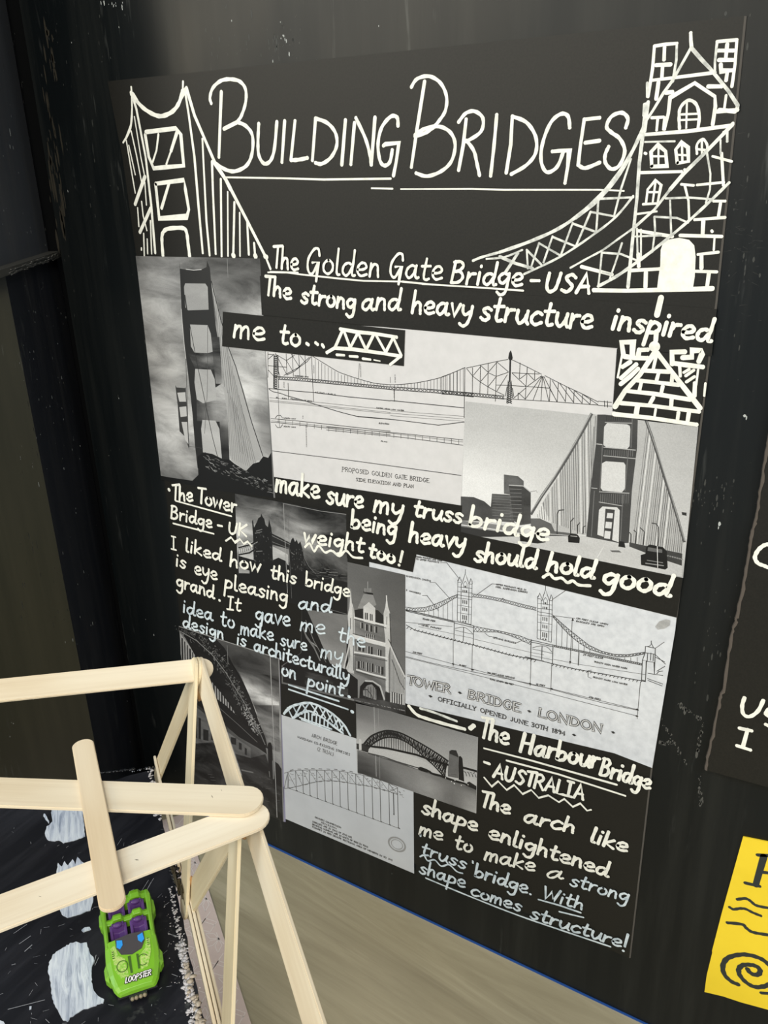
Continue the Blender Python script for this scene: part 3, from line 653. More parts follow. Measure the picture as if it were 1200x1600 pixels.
K.ln(2.6, 195, '438,870 480,960 520,1050 588,1190'); K.ln(1.2, 60, '440,850 485,950 530,1050 588,1165'); K.ln(1.6, 90, '470,1030 500,1110 540,1230 585,1300')
K.po(28, '462,1318 574,1345 574,1462 462,1425')
for i in range(6): K.ln(1.8, 190, '%d,%d %d,%d' % (463 + i * 21, 1320 + i * 5, 463 + i * 21, 1430 + i * 6))
K.ln(2, 190, '112,770 90,900 62,1020 40,1110'); K.ln(1.2, 170, '105,1000 75,1130')
K.po(52, '130,1372 380,1395 588,1440 588,1520 400,1480 136,1405', .6)
for i in range(40): x = rnd.uniform(140, 580); K.ln(.8, rnd.uniform(90, 170), '%f,%f %f,%f' % (x, 1395 + (x - 140) * .2, x + 12, 1397 + (x - 140) * .22))
I.build('printed_picture', M['print'], s_big, True)

# ---- print 5: arch bridge over calm water
I = Ink(o_road + .00001); K = Crop(I, 550, 1090, 6)
K.gr('30,28 1180,372 1165,1086 54,702', [[92, 105, 120, 130, 140], [105, 120, 132, 145, 152], [140, 142, 150, 155, 162], [165, 168, 172, 172, 172], [185, 190, 192, 190, 185], [185, 190, 195, 195, 190], [185, 190, 195, 195, 190]], .04)
K.po(75, '50,490 150,520 420,600 640,680 860,755 1165,858 1165,1086 54,702', .15)
K.gr('50,492 1166,858 1165,1086 54,702', [[110, 110, 118, 120, 105, 95], [80, 100, 128, 140, 110, 130], [62, 85, 120, 150, 105, 150], [55, 75, 110, 140, 110, 165]], .22)
K.ln(.8, 165, '206,62 228,740'); K.ln(.6, 140, '246,95 262,760')
K.po(185, '190,480 420,505 600,560 760,640 850,740 620,655 420,595 170,525', .05)
K.ln(2.4, 18, '~108,440 180,362 290,316 370,312 470,338 600,405 720,475 830,545 905,598'); K.ln(2.2, 20, '~130,500 200,430 300,378 400,376 500,412 600,482 680,560 770,640 862,742')
out_ = smooth_pts(pts('108,440 180,362 290,316 370,312 470,338 600,405 720,475 830,545 905,598'), 6); inn = smooth_pts(pts('130,500 200,430 300,378 400,376 500,412 600,482 680,560 770,640 862,742'), 6)
for i in range(0, len(out_) - 1):
    j = min(i, len(inn) - 1); a, b, c, d = out_[i], out_[i + 1], inn[j], inn[min(j + 1, len(inn) - 1)]
    wv = 1.6 if i < 22 else 1.2
    K.ln(wv, 25, '%f,%f %f,%f' % (a[0], a[1], c[0], c[1])); K.ln(wv, 25, '%f,%f %f,%f' % ((a[0], a[1], d[0], d[1]) if i % 2 else (c[0], c[1], b[0], b[1])))
for x in range(215, 660, 22):
    yt = min(inn, key=lambda p: abs(p[0] - x))[1]; K.ln(.8, 30, '%d,%f %d,%f' % (x, yt, x, 462 + (x - 215) * .19))
K.ln(3.2, 18, '42,440 120,448 215,462 330,475 480,508 600,535 720,578 820,608 905,632'); K.po(35, '42,440 108,430 160,470 150,516 96,500 42,482', .5)
for q in ('720,590 850,720', '760,600 845,700', '800,620 872,740', '880,610 872,745', '840,600 880,700'): K.ln(1.3, 22, q)
K.po(96, '912,500 935,490 978,496 998,548 1000,640 998,756 900,738 898,700 906,600', .3); K.po(40, '914,505 935,490 978,495 997,545 997,560 914,525'); K.po(24, '1000,552 1018,548 1035,570 1042,650 1052,788 1000,768')
K.ln(3.4, 22, '1035,655 1100,672 1172,692'); 
for i in range(8): K.ln(1, 30, '%d,%d %d,%d' % (1048 + i * 15, 690 + i * 4, 1060 + i * 15, 735 + i * 2 if i % 2 else 700))
K.ln(1.8, 60, '150,520 300,556 420,600 620,660'); K.ln(3.5, 22, '620,664 700,684 760,716 820,730 880,752 960,780 1050,806 1166,856'); K.po(25, '615,660 640,648 690,665 740,690 742,710 650,690'); K.po(30, '1080,795 1100,788 1166,830 1166,856 1080,820')
K.po(190, '64,395 74,385 88,395 90,492 66,490'); K.ln(1.4, 230, '955,800 962,812'); K.ln(1, 80, '930,718 980,726')
for x, y in ((930, 785), (962, 775), (1022, 822), (875, 752), (1085, 815)): K.ln(1.6, 225, '%d,%d %d,%d' % (x, y, x + 6, y + 2))
I.build('printed_picture', M['print'], s_harb, True)

# ---- print 6: under the steel arch
I = Ink(o_gird + .00001); K = Crop(I, 270, 970, 4.848)
K.gr('46,42 803,286 838,1520 163,1228', [[110, 70, 62, 72, 70], [120, 62, 62, 66, 72], [120, 60, 70, 70, 78], [90, 60, 90, 165, 150], [60, 60, 95, 175, 190], [50, 50, 70, 110, 150], [45, 45, 60, 70, 150], [42, 42, 44, 50, 110], [34, 36, 38, 40, 60], [30, 32, 34, 36, 42]], .35)
K.gr('500,385 806,420 806,700 640,700', [[70, 62, 60, 62], [150, 120, 70, 62], [200, 190, 120, 80], [150, 205, 195, 120], [80, 120, 190, 205], [60, 70, 100, 170]], .9)
K.gr('620,640 806,640 812,1000 700,950', [[60, 75, 150], [110, 90, 80], [125, 150, 120], [90, 150, 160], [130, 110, 130]], .9)
K.po(150, '55,95 60,250 68,305 120,330 240,440 255,560 420,680 560,860 600,900 430,620 240,400 150,220', .2)
K.po(24, '45,42 200,80 330,140 395,210 450,320 500,400 560,520 610,640 650,760 700,880 722,970 700,960 640,890 560,850 430,630 330,500 240,390 150,230 95,130 50,75', .1)
for i in range(420):
    t = rnd.random(); a = [(60, 60), (200, 130), (330, 260), (420, 420), (500, 570), (570, 720), (650, 860)]; k = min(int(t * 6), 5); f = t * 6 - k
    x = a[k][0] * (1 - f) + a[k + 1][0] * f; y = a[k][1] * (1 - f) + a[k + 1][1] * f; w = 62 * (1 - t * .55)
    x += rnd.uniform(-w, w); y += rnd.uniform(-w * .6, w * .6); an = rnd.choice((.75, .9, -0.5, 1.5)); L = rnd.uniform(8, 26)
    K.ln(.7, rnd.uniform(70, 125) + 60 * (t > .75), '%f,%f %f,%f' % (x, y, x + L * math.cos(an), y + L * math.sin(an)))
K.ln(1.4, 120, '50,75 180,150 300,260 400,390 480,520 560,650 640,800 700,940'); K.ln(1.2, 20, '90,60 240,120 380,230 470,370 560,530 640,730')
for i in range(26):
    t = i / 25; x = 70 + t * 500; K.ln(1.6 if i % 3 else 2.4, 30, '%f,%f %f,%f' % (x, 130 + t * 680, x + 4, min(900, 300 + t * 620)))
K.po(22, '60,300 165,420 270,545 400,640 560,790 700,945 712,1010 640,960 500,880 330,735 160,620 60,440'); K.ln(1.2, 90, '165,520 330,640 500,790 640,920')
K.po(95, '163,640 360,800 480,890 590,960 590,1040 420,990 300,920 165,930', .5)
for x, y, w, h in ((165, 710, 20, 180), (195, 730, 18, 170), (230, 820, 40, 90), (290, 830, 40, 80), (500, 920, 22, 60), (545, 960, 16, 60), (440, 880, 40, 60)): K.po(34, '%d,%d %d,%d %d,%d %d,%d' % (x, y, x + w, y + 10, x + w, y + h, x, y + h - 8))
K.po(30, '165,940 300,930 420,1000 590,1040 700,1010 760,1190 838,1260 838,1520 163,1228', .6)
K.po(150, '408,820 420,860 455,960 525,1172 440,1135 405,1050 392,960', .3); K.ln(1.2, 60, '408,810 430,1130'); K.ln(2, 110, '520,1130 610,1150'); K.ln(1.4, 100, '440,1145 525,1175')
K.po(14, '718,940 726,922 742,922 752,950 764,1185 728,1185'); K.po(22, '768,1062 800,1085 828,1130 830,1262 772,1235'); K.ln(1.2, 110, '730,1140 735,1185'); K.ln(1.2, 120, '756,1060 762,1200')
for i in range(70): x, y = rnd.uniform(200, 800), rnd.uniform(1160, 1380); K.ln(.7, rnd.uniform(45, 85), '%f,%f %f,%f' % (x, y, x + rnd.uniform(10, 40), y + rnd.uniform(2, 12)))
K.ln(1, 165, '738,270 745,460 765,900 790,1490'); K.ln(.8, 120, '412,185 418,330'); K.ln(1.2, 150, '46,42 803,286'); K.ln(1.2, 140, '803,286 838,1520')
I.build('printed_picture', M['print'], s_girder, True)
# ---------------------------------------------------------------- line drawings on the white sheets
def scribble(ink, x0, y0, x1, y1, h, w, v, words):
    lay_text(ink, words, x0, y0, x1, y1, h, w, slant=.1, printed=True, val=tone(v), n=2, jit=.05)
def lattice(K, w, v, top, bot, n):                 # two chords and the X bracing between them
    def at(P, t):
        L = [0]
        for a, b in zip(P[:-1], P[1:]): L.append(L[-1] + math.hypot(b[0] - a[0], b[1] - a[1]))
        s = t * L[-1]
        for i in range(len(P) - 1):
            if s <= L[i + 1] + 1e-9: f = (s - L[i]) / (L[i + 1] - L[i]); return (P[i][0] * (1 - f) + P[i + 1][0] * f, P[i][1] * (1 - f) + P[i + 1][1] * f)
        return P[-1]
    T, B = pts(top), pts(bot); K.ln(w, v, top); K.ln(w, v, bot)
    for i in range(n):
        a, b, c, d = at(T, i / n), at(T, (i + 1) / n), at(B, i / n), at(B, (i + 1) / n)
        K.ln(w * .75, v, '%f,%f %f,%f' % (a + d)); K.ln(w * .75, v, '%f,%f %f,%f' % (c + b))
# ---- suspension bridge elevation and plan
I = Ink(o_elev + .00001); A = Crop(I, 410, 540, 6); B = Crop(I, 410, 540, 3.636); D = Crop(I, 690, 520, 4.2857)
V = 32
lattice(A, 1.1, V, '150,292 300,298 1200,388', '150,318 300,326 1200,412', 44)
lattice(B, 1.1, V, '727,234 1000,252 1200,272', '727,250 1000,270 1200,292', 22)
lattice(D, 1.1, V, '0,388 155,398 420,424', '0,410 155,420 420,444', 22)
A.ln(1, 40, '~470,100 600,180 700,240 760,265 900,312 1050,352 1140,362'); B.ln(1, 40, '~690,219 750,222 870,212 1000,185 1080,155 1152,124'); D.ln(1, 40, '0,296 80,266 158,232')
for i in range(24):
    x = 495 + i * 30.6; yt = 110 + (x - 480) * .6 if x < 760 else (265 + (x - 760) * .32 if x < 920 else 316 + (x - 920) * .22); yt = min(yt, 362)
    A.ln(.7, 70, '%f,%f %f,%f' % (x, yt + 8, x, 312 + (x - 300) * .085))
for i in range(21):
    x = 770 + i * 18.6; t = (x - 750) / 400; yt = 222 - 98 * t * t - 2 * t; B.ln(.7, 70, '%f,%f %f,%f' % (x, yt, x, 236 + (x - 727) * .075))
for i, x in enumerate((2, 28, 53, 79, 105, 155)): D.ln(.7, 60, '%d,%f %d,398' % (x, 296 - x * .41, x))
# near tower and side truss (left)
for q in ('120,80 118,400', '148,90 150,270', '52,60 52,300', '50,80 110,85', '50,188 225,203', '50,130 110,80', '120,70 225,265', '130,85 225,140 300,90', '222,75 230,280', '225,140 285,240', '280,80 290,290', '340,85 350,285', '270,80 350,205', '350,90 400,155', '400,90 408,292', '460,100 480,530', '230,275 300,240 350,200 420,150 455,105', '200,280 330,210 440,110', '55,230 110,290 170,295', '240,350 245,505'): A.ln(.9, V, q)
for i in range(16): A.ln(1.2, 35, '108,%d 140,%d' % (95 + i * 20, 108 + i * 20)); A.ln(1, 35, '140,%d 108,%d' % (95 + i * 20, 108 + i * 20))
A.ln(1.2, 35, '108,90 104,400'); A.ln(1.2, 35, '138,90 150,330 152,400'); A.ln(1, 60, '150,240 165,290')
# ground, water and deck-level lines
A.ln(1.1, 40, '58,402 300,425 480,440 800,480 1200,518'); B.ln(1.2, 35, '727,312 1148,354')
A.ln(1.1, 40, '~58,405 100,432 170,448 230,470 330,498 480,545 700,615 880,662'); A.ln(1.1, 40, '880,662 1200,690'); B.ln(1.1, 40, '540,404 760,422 1000,452 1148,434')
for y in (488, 512, 524): A.ln(.6, 95, '65,%d 480,%d 1200,%d' % (y, y + 40, y + 115))
for y in (370, 384, 398): B.ln(.6, 95, '727,%d 1144,%d' % (y, y + 32))
B.ln(.9, 50, '1150,124 1146,410'); D.ln(.8, 60, '152,415 150,570'); A.ln(.7, 90, '145,400 160,770')
A.ln(.9, 50, '78,684 330,706 1200,803'); A.ln(.9, 50, '78,716 330,742 1200,838'); B.ln(.9, 50, '363,479 800,522 1140,566'); B.ln(.9, 50, '363,462 800,500 1140,536'); B.ln(.6, 80, '50,427 600,482 1140,548')
for i in range(26): x = 90 + i * 41; y = 468 + (x - 363) * .098 if x > 363 else 416 + (x - 50) * .15; B.ln(.7, 80, '%f,%f %f,%f' % (x, y - 8, x, y + 18))
A.ln(.9, 60, '120,680 140,655 170,655 190,680'); A.ln(.9, 60, '120,740 140,768 170,768 190,740')
B.ln(1, 55, '55,598 500,652 1130,738'); B.ln(.7, 60, '727,178 727,212'); B.ln(.9, 50, '750,225 750,318'); B.ln(.7, 60, '550,100 546,190')
# far tower and side span (right)
for q in ('165,236 260,216 370,192 445,178', '168,240 208,290 260,330 310,362 365,392 420,418', '207,232 206,405', '260,218 256,412', '312,206 308,415', '368,196 360,460', '212,285 262,225', '265,222 312,265', '262,325 312,268', '314,262 368,200', '314,268 365,292', '310,362 362,298', '370,195 448,262', '365,292 448,264', '362,350 452,352 720,370', '370,390 440,280', '470,180 560,222 670,278', '470,268 655,276', '472,270 565,358', '525,200 520,310', '525,308 572,272', '574,230 565,358 560,445', '576,270 620,318', '624,258 622,318', '560,445 670,292', '575,358 672,286', '480,440 565,368', '512,402 512,448', '515,402 560,445', '612,452 674,292', '665,458 676,292', '718,460 678,292', '772,462 684,292', '690,286 740,312 836,360 940,408 1050,464', '728,310 722,460', '722,370 772,460', '740,318 830,462', '782,335 774,462', '790,338 885,468', '836,360 828,464', '845,364 940,472', '888,385 884,470', '892,388 995,480', '945,412 940,474', '948,414 1048,482', '998,438 994,480', '480,445 700,458 1048,484', '1048,458 1140,466', '1048,486 1140,492', '1090,455 1092,496', '1110,455 1112,500', '400,440 480,446'): D.ln(.9, V, q)
D.po(20, '446,170 452,135 462,117 470,135 476,170 470,182 452,182'); D.ln(2.6, 25, '460,180 456,330'); D.ln(1, 30, '446,320 436,470'); D.ln(1, 30, '466,320 474,440')
for i in range(11): D.ln(1.2, 30, '%f,%d %f,%d' % (445 - i * .8, 330 + i * 13, 468 + i * .3, 343 + i * 13)); D.ln(1, 30, '%f,%d %f,%d' % (468, 330 + i * 13, 445 - i * .8, 343 + i * 13))
D.ln(1, 40, '438,360 428,425'); D.ln(1, 40, '474,370 484,430')
lay_text(I, 'PROPOSED GOLDEN GATE BRIDGE', 534.6, 736, 670.8, 754.2, 3.5, .8, slant=0, printed=True, serif=True, val=tone(40), n=2)
lay_text(I, 'SIDE ELEVATION AND PLAN', 556, 751.5, 647, 762.6, 2.7, .8, slant=0, printed=True, serif=True, val=tone(40), n=2)
for (x, y, x1, y1, t) in ((492, 613.5, 524, 617.5, 'AT TWO LEVELS'), (588, 638, 631, 642.5, 'DATUM MEAN LOW WATER'), (592, 662, 608, 663.6, 'ELEVATION'), (595, 690, 605, 691.5, 'PLAN'), (443, 654, 462, 655.5, 'NORTH WAY'), (443, 667, 462, 668.5, 'SOUTH WAY'), (454, 624, 488, 628, 'FOUNDATION OF ROCK'), (460, 588, 482, 590, 'SUSPENDED SPAN'), (431, 622, 448, 624, 'EL. 220')): scribble(I, x, y, x1, y1, .95, .6, 60, t)
for x, y0, y1 in ((563, 569, 590), (443.5, 597, 607), (490, 571, 585), (617, 586, 600), (615.5, 610, 624), (473, 650, 656), (478, 664, 700)):
    for k in range(int((y1 - y0) / 1.6)): I.ribbon([(x - .6 + k * .04, y0 + k * 1.6), (x + .8 + k * .04, y0 + k * 1.6 + rnd.uniform(-.6, .9))], .6, tone(60), 0, cap=False)
I.build('printed_lines', M['print'], s_elev, True)

# ---- twin-towered bridge elevation
I = Ink(o_elev + .00001); A = Crop(I, 630, 860, 5.4545); B = Crop(I, 820, 900, 5); E = Crop(I, 620, 860, 2.727)
def tower(K, x, y, s):                             # outline measured on the left tower
    def q(t): return ' '.join('%f,%f' % (x + (a - 530) * s, y + (b - 160) * s) for a, b in pts(t))
    for w, t in ((.8, '465,250 460,600'), (.8, '588,260 578,632'), (.8, '495,280 488,610'), (.8, '562,285 556,620'), (.9, '530,160 530,195'), (.9, '500,290 515,240 530,195 545,240 562,290'), (1, '465,262 472,250 483,225 492,250 497,270'), (1, '563,280 570,262 577,240 586,262 590,285'), (.8, '465,270 497,276'), (.8, '563,285 590,290'), (.7, '465,310 590,325'), (.7, '465,350 590,365'), (.8, '463,378 590,400'), (.7, '463,405 588,420'), (.6, '462,465 585,485'), (.6, '462,530 582,548'), (.7, '515,320 515,280 530,262 545,284 545,325'), (.8, '460,600 578,632')): K.ln(w, 45, q(t))
    for (a, b, w, h) in ((505, 335, 8, 22), (519, 337, 8, 22), (533, 339, 12, 22), (504, 420, 8, 32), (520, 423, 8, 32), (536, 426, 9, 32), (504, 485, 8, 28), (520, 488, 8, 28), (536, 491, 9, 28), (503, 548, 9, 40), (519, 551, 8, 40), (534, 554, 9, 40), (522, 300, 14, 16), (505, 598, 10, 12), (525, 600, 12, 14)): K.po(72, q('%d,%d %d,%d %d,%d %d,%d' % (a, b, a + w, b + 2, a + w, b + h + 2, a, b + h)))
tower(A, 530, 160, 1.0); tower(B, 162, 72, 5 / 5.4545 * 1.03)
lattice(A, .8, 50, '590,370 700,385 850,415 1000,455 1135,488', '590,396 700,408 850,440 1000,482 1135,512', 26); A.ln(1, 60, '830,430 850,408 870,430')
lattice(A, .8, 50, '20,482 80,492 180,488 260,462 340,430 420,392 465,375', '20,510 80,520 180,520 240,512 300,490 370,450 430,412 465,396', 20)
A.ln(1.4, 45, '20,505 200,548 430,603'); A.ln(1.2, 50, '20,515 200,558 430,612')
for x, y in ((180, 520), (218, 516), (260, 505), (300, 490), (340, 466), (380, 442), (420, 418)): A.ln(.6, 80, '%d,%d %d,%f' % (x, y, x, 548 + (x - 200) * .24))
for q in ('435,603 432,765', '600,640 596,805', '432,603 600,642', '432,618 600,658', '515,655 512,770'): A.ln(1, 45, q)
A.ln(.8, 70, '~440,665 515,655 560,680 592,710'); A.ln(.7, 80, '440,680 595,715'); A.ln(.7, 80, '20,612 420,650'); A.ln(.6, 85, '600,755 1090,870 1200,890'); A.ln(.6, 90, '440,718 596,750'); A.ln(.6, 85, '130,650 430,712')
A.ln(1.2, 40, '25,635 100,680 430,765 596,805 900,890 1200,945'); B.ln(1.2, 40, '0,630 210,684 400,728 640,770 945,825')
for i in range(36): x = 45 + i * 31; y = 652 + (x - 45) * .262; A.ln(.9, 50, '%f,%f %f,%f' % (x, y, x - 16, y + 16))
for i in range(24): x = 225 + i * 30; y = 690 + (x - 225) * .188; B.ln(.9, 50, '%f,%f %f,%f' % (x, y, x - 14, y + 14))
lattice(A, .8, 50, '600,645 700,665 850,692 1000,730 1095,768', '600,692 700,696 800,696 900,722 1000,762 1090,805', 16)
lattice(B, .9, 45, '218,305 290,370 360,430 430,485 500,540 600,588 700,612 800,615 940,595', '218,318 280,390 350,462 420,520 500,570 600,605 720,632 820,630 940,608', 30)
lattice(B, .8, 50, '225,540 400,575 620,622 750,650 920,685', '225,552 400,588 620,636 750,664 918,698', 44)
for x, y in ((250, 350), (292, 385), (332, 440), (375, 470), (422, 520), (465, 550), (510, 570)): B.ln(.6, 80, '%d,%d %d,%f' % (x, y, x - 4, 545 + (x - 225) * .2))
for x in (780, 828, 878): B.ln(.6, 80, '%d,635 %d,%f' % (x, x, 650 + (x - 750) * .2))
for q in ('50,495 45,655', '220,535 216,690', '50,500 222,540', '135,548 132,655', '45,515 222,552'): B.ln(1, 45, q)
B.ln(.8, 70, '~60,560 135,545 180,560 212,595'); B.ln(.7, 80, '60,570 215,605'); B.ln(.6, 90, '50,620 215,655'); B.ln(.6, 90, '222,650 420,690 940,770'); B.ln(.6, 95, '425,600 420,700')
for q in ('942,548 940,600 918,660 912,815', '942,600 1020,612', '1020,560 1012,765', '920,658 950,662 942,820', '912,812 945,820', '945,550 1020,565', '950,552 975,548 990,530 1005,560', '988,505 988,530', '950,665 1010,675 1012,765', '960,760 1080,778', '1020,615 1100,690', '1022,635 1095,672', '1030,745 1095,705', '1030,765 1045,748 1080,742', '960,815 1075,860', '955,800 1080,845', '960,600 955,670', '985,600 982,660', '1005,610 1002,665'): B.ln(.9, 50, q)
# dimension lines and leaders
E.ln(.8, 75, '38,452 140,478 240,500 560,566 870,648 1030,682'); E.ln(.7, 80, '35,430 240,484 330,508 570,572 660,590 1024,678'); E.ln(.7, 80, '35,455 660,612 1025,706')
for q in ('240,385 240,495', '322,405 320,515', '572,462 568,578', '660,480 656,600', '1038,560 1024,718'): E.ln(.7, 85, q)
for x, y in ((240, 484), (322, 508), (568, 568), (660, 590), (1024, 678), (1022, 706)): E.po(40, '%d,%d %d,%d %d,%d %d,%d' % (x - 8, y - 2, x, y - 4, x + 8, y + 2, x, y + 4)) 
for q in ('185,52 212,52 265,120', '140,135 165,138 228,208', '108,192 128,192 178,258', '432,145 406,142 342,188', '760,162 735,160 665,208', '665,278 760,290', '748,288 738,485', '775,432 772,490', '375,352 392,366 408,368', '545,390 530,385 505,396', '830,510 815,512 815,540 830,545', '1140,390 1105,415', '90,315 140,318'): E.ln(.7, 70, q)
E.po(30, '744,300 750,288 755,300'); E.po(30, '734,472 743,472 738,485')
for (x, y, x1, y1, t) in ((650, 871, 691, 877.5, 'NORTH FOOTWAY AND STAIR'), (650, 874.5, 686, 880, 'TO UPPER FOOTWAYS'), (634, 901, 673, 909, 'SUSPENSION CHAINS'), (634, 923, 657, 929, 'S. HANGERS'), (775, 914, 822, 923, 'UPPER FOOTWAYS HELD IN'), (774, 918, 824, 927, 'STEEL SUSPENSION GIRDERS'), (900, 922, 938, 929, 'SOUTHERN TOWER'), (900, 967, 950, 977, '139 FEET CLEAR WHEN'), (900, 971.5, 944, 980, 'BASCULES ARE OPEN'), (911, 1024, 942, 1030, '29 FEET CLEAR'), (928, 1035, 980, 1046, 'TRINITY HIGH WATER MARK'), (926, 1059, 980, 1071, 'TRINITY MARK LOW WATER'), (770, 997, 806, 1006, 'OPENING BASCULES'), (660, 968, 680, 972, 'TOWER PIER'), (659, 978, 689, 984, 'LEVEL PARAPET'), (645, 1020, 659, 1023, '270 FEET'), (717, 1040, 728, 1042.5, '70 FEET'), (761, 1052, 804, 1061, '200 FEET CLEAR OPENING'), (837, 1070, 851, 1073, '70 FEET'), (920, 1090, 938, 1094.5, '270 FEET'), (765, 1062, 802, 1071, 'TOTAL LENGTH 880 FEET')): scribble(I, x, y, x1, y1, 1.25, .65, 62, t)
def title(t, x0, y0, x1, y1, h):
    lay_text(I, t, x0, y0, x1, y1, h, 3.3, slant=0, printed=True, serif=True, val=tone(30), n=4, jit=0)
    lay_text(I, t, x0, y0, x1, y1, h, 1.35, slant=0, printed=True, serif=True, val=.60, n=4, jit=0)
title('TOWER', 638, 1069, 704, 1083.5, 7.2); title('BRIDGE', 731.5, 1091, 813, 1113, 7.2); title('LONDON', 841.5, 1119.5, 942, 1146, 7.2)
for x, y in ((718.5, 1082.5), (827, 1111.5), (958, 1144.5), (672.5, 1088), (897, 1148.5)): I.poly([(x - 3.5, y - 1.3), (x, y - 2), (x + 3.5, y + 1), (x, y + 2)], tone(45))
for t, x0, y0, x1, y1 in (('OFFICIALLY', 684.5, 1094.5, 744, 1110.5), ('OPENED', 750.5, 1112, 792, 1124), ('JUNE', 797, 1125.5, 825, 1133.5), ('30TH', 829.5, 1134.5, 856.5, 1142), ('1894', 862, 1143.5, 883, 1149)):
    lay_text(I, t, x0, y0 + .5, x1, y1 + .5, 3.5, 1.15, slant=0, printed=True, serif=True, val=tone(40), n=3, jit=0)
B.po(165, '1020,395 1050,355 1100,338 1135,345 1130,385 1090,410 1040,418', .5)
I.build('printed_lines', M['print'], s_tel, True)

# ---- arch bridge stress diagram
I = Ink(o_tower + .00001); A = Crop(I, 435, 1100, 5.4545)
top = [(50, 590), (130, 570), (260, 562), (390, 565), (520, 572), (655, 595), (795, 625), (940, 675), (1020, 715)]; bot = [(50, 722), (150, 705), (270, 675), (390, 655), (520, 660), (655, 683), (795, 705), (940, 745), (1015, 772)]
sm_t, sm_b = smooth_pts(top), smooth_pts(bot); fy = lambda P, x: min(P, key=lambda p: abs(p[0] - x))[1]
A.ln(.8, 95, '~' + ' '.join('%f,%f' % p for p in top)); A.ln(.8, 95, '~' + ' '.join('%f,%f' % p for p in bot)); A.ln(.8, 100, '80,715 550,885 1040,1065')
xs = [80, 145, 205, 262, 325, 392, 455, 520, 588, 658, 725, 797, 865, 940, 1015]
for i, x in enumerate(xs):
    A.ln(.9, 85, '%d,%f %f,%f' % (x, fy(sm_t, x), x + 8, 715 + (x - 80) * .366)); A.ln(1.4, 60, '%f,%f %f,%f' % (x + 6, 713 + (x - 80) * .366, x + 20, 719 + (x - 80) * .366))
    if i: p = xs[i - 1]; A.ln(.8, 100, '%d,%f %d,%f' % (p, fy(sm_t, p), x, fy(sm_b, x)))
    for k in range(5): u = x + rnd.uniform(8, 50); yy = fy(sm_t, u) + rnd.uniform(12, 80); A.ln(.7, 105, '%f,%f %f,%f' % (u, yy, u + 14, yy + rnd.uniform(-4, 12)))
    A.ln(1, 90, '%f,%f %f,%f' % (x + 18, fy(sm_t, x + 20) - 12, x + 48, fy(sm_t, x + 40) - 10)); A.ln(.9, 95, '%f,%f %f,%f' % (x + 18, fy(sm_b, x + 20) + 2, x + 46, fy(sm_b, x + 44) + 3))
A.ln(.8, 100, '50,722 75,600 80,715'); A.ln(1.2, 60, '980,760 985,940'); A.po(60, '976,935 992,937 985,950'); A.ln(.7, 100, '940,680 1015,770'); A.ln(.7, 100, '945,745 1018,715')
scribble(I, 487, 1151.5, 527, 1164.5, 3.0, .8, 60, 'ARCH BRIDGE'); scribble(I, 465, 1153, 547, 1181, 1.9, .75, 60, 'MAXIMUM CO-EXISTING STRESSES'); scribble(I, 496, 1173, 521, 1181.5, 3, .7, 80, '(2nd Trial)'.replace('2nd', '2').replace('Trial', 'TRIAL'))
for x0, y0, x1, y1, t in ((492, 1278, 533, 1294.5, 'DENOTES COMPRESSION'), (501, 1286, 526, 1296, 'TENSION'), (488, 1285, 550, 1310, 'STRESSES ARE IN TONS OF 2240 LBS'), (488, 1289, 575, 1325, 'BENDING MOMENTS ARE IN UNITS OF 1000 IN TONS'), (488, 1293, 614, 1346, 'FIGURES IN RED DENOTE SECTIONAL AREA OF MEMBERS IN SQ. INS.'.replace('Q', 'O'))): scribble(I, x0, y0, x1, y1, 1.35, .7, 85, t)
for rr, w in ((70, 2.2), (48, 1)): A.ln(w, 150, '~' + ' '.join('%f,%f' % (1010 + rr * math.cos(a * math.pi / 8), 1197 + rr * .8 * math.sin(a * math.pi / 8) + rr * .3 * math.cos(a * math.pi / 8)) for a in range(17)))
I.build('printed_lines', M['print'], s_arch, True)
# ---------------------------------------------------------------- paint-pen drawings and handwriting
PEN = .00185; LOW = .00123
def drawing(name, mt, jobs, label=None, off=PEN):
    I = Ink(off)
    for (ox, oy, sc), rows in jobs:
        K = Crop(I, ox, oy, sc)
        for w, t in rows: K.st(w, t)
    o = I.build(name, mt, poster)
    if label: o['label'] = label
    return o
TA, TB, TL = (330, 100, 3.529), (620, 90, 3.158), (160, 20, 4)
drawing('heading_word', M['pen'], [(TL, [(6.2, '680,565 672,530 690,470 740,425 800,415 860,430 895,480 895,560 870,640 845,680; -845,682 760,725; 845,682 900,710 938,770 935,880 900,955 830,990 770,980 705,940; -743,495 728,900')]),
 (TA, [(6.2, '262,330 258,420 262,500 290,548 325,535 348,470 362,320; -405,315 390,540; -462,315 440,525; 440,530 480,528 530,518; -575,305 558,530; 575,300 640,325 685,380 692,450 660,515 610,550 575,545; -740,310 720,555; -790,325 770,552; 798,298 850,410 875,500 882,555; -903,295 883,555; 1030,340 1025,295 990,290 940,350 920,440 930,530 955,560 985,540 998,475; -950,450 960,442 1035,435 1020,540 1005,615')])], 'large handwritten BUILDING', LOW)
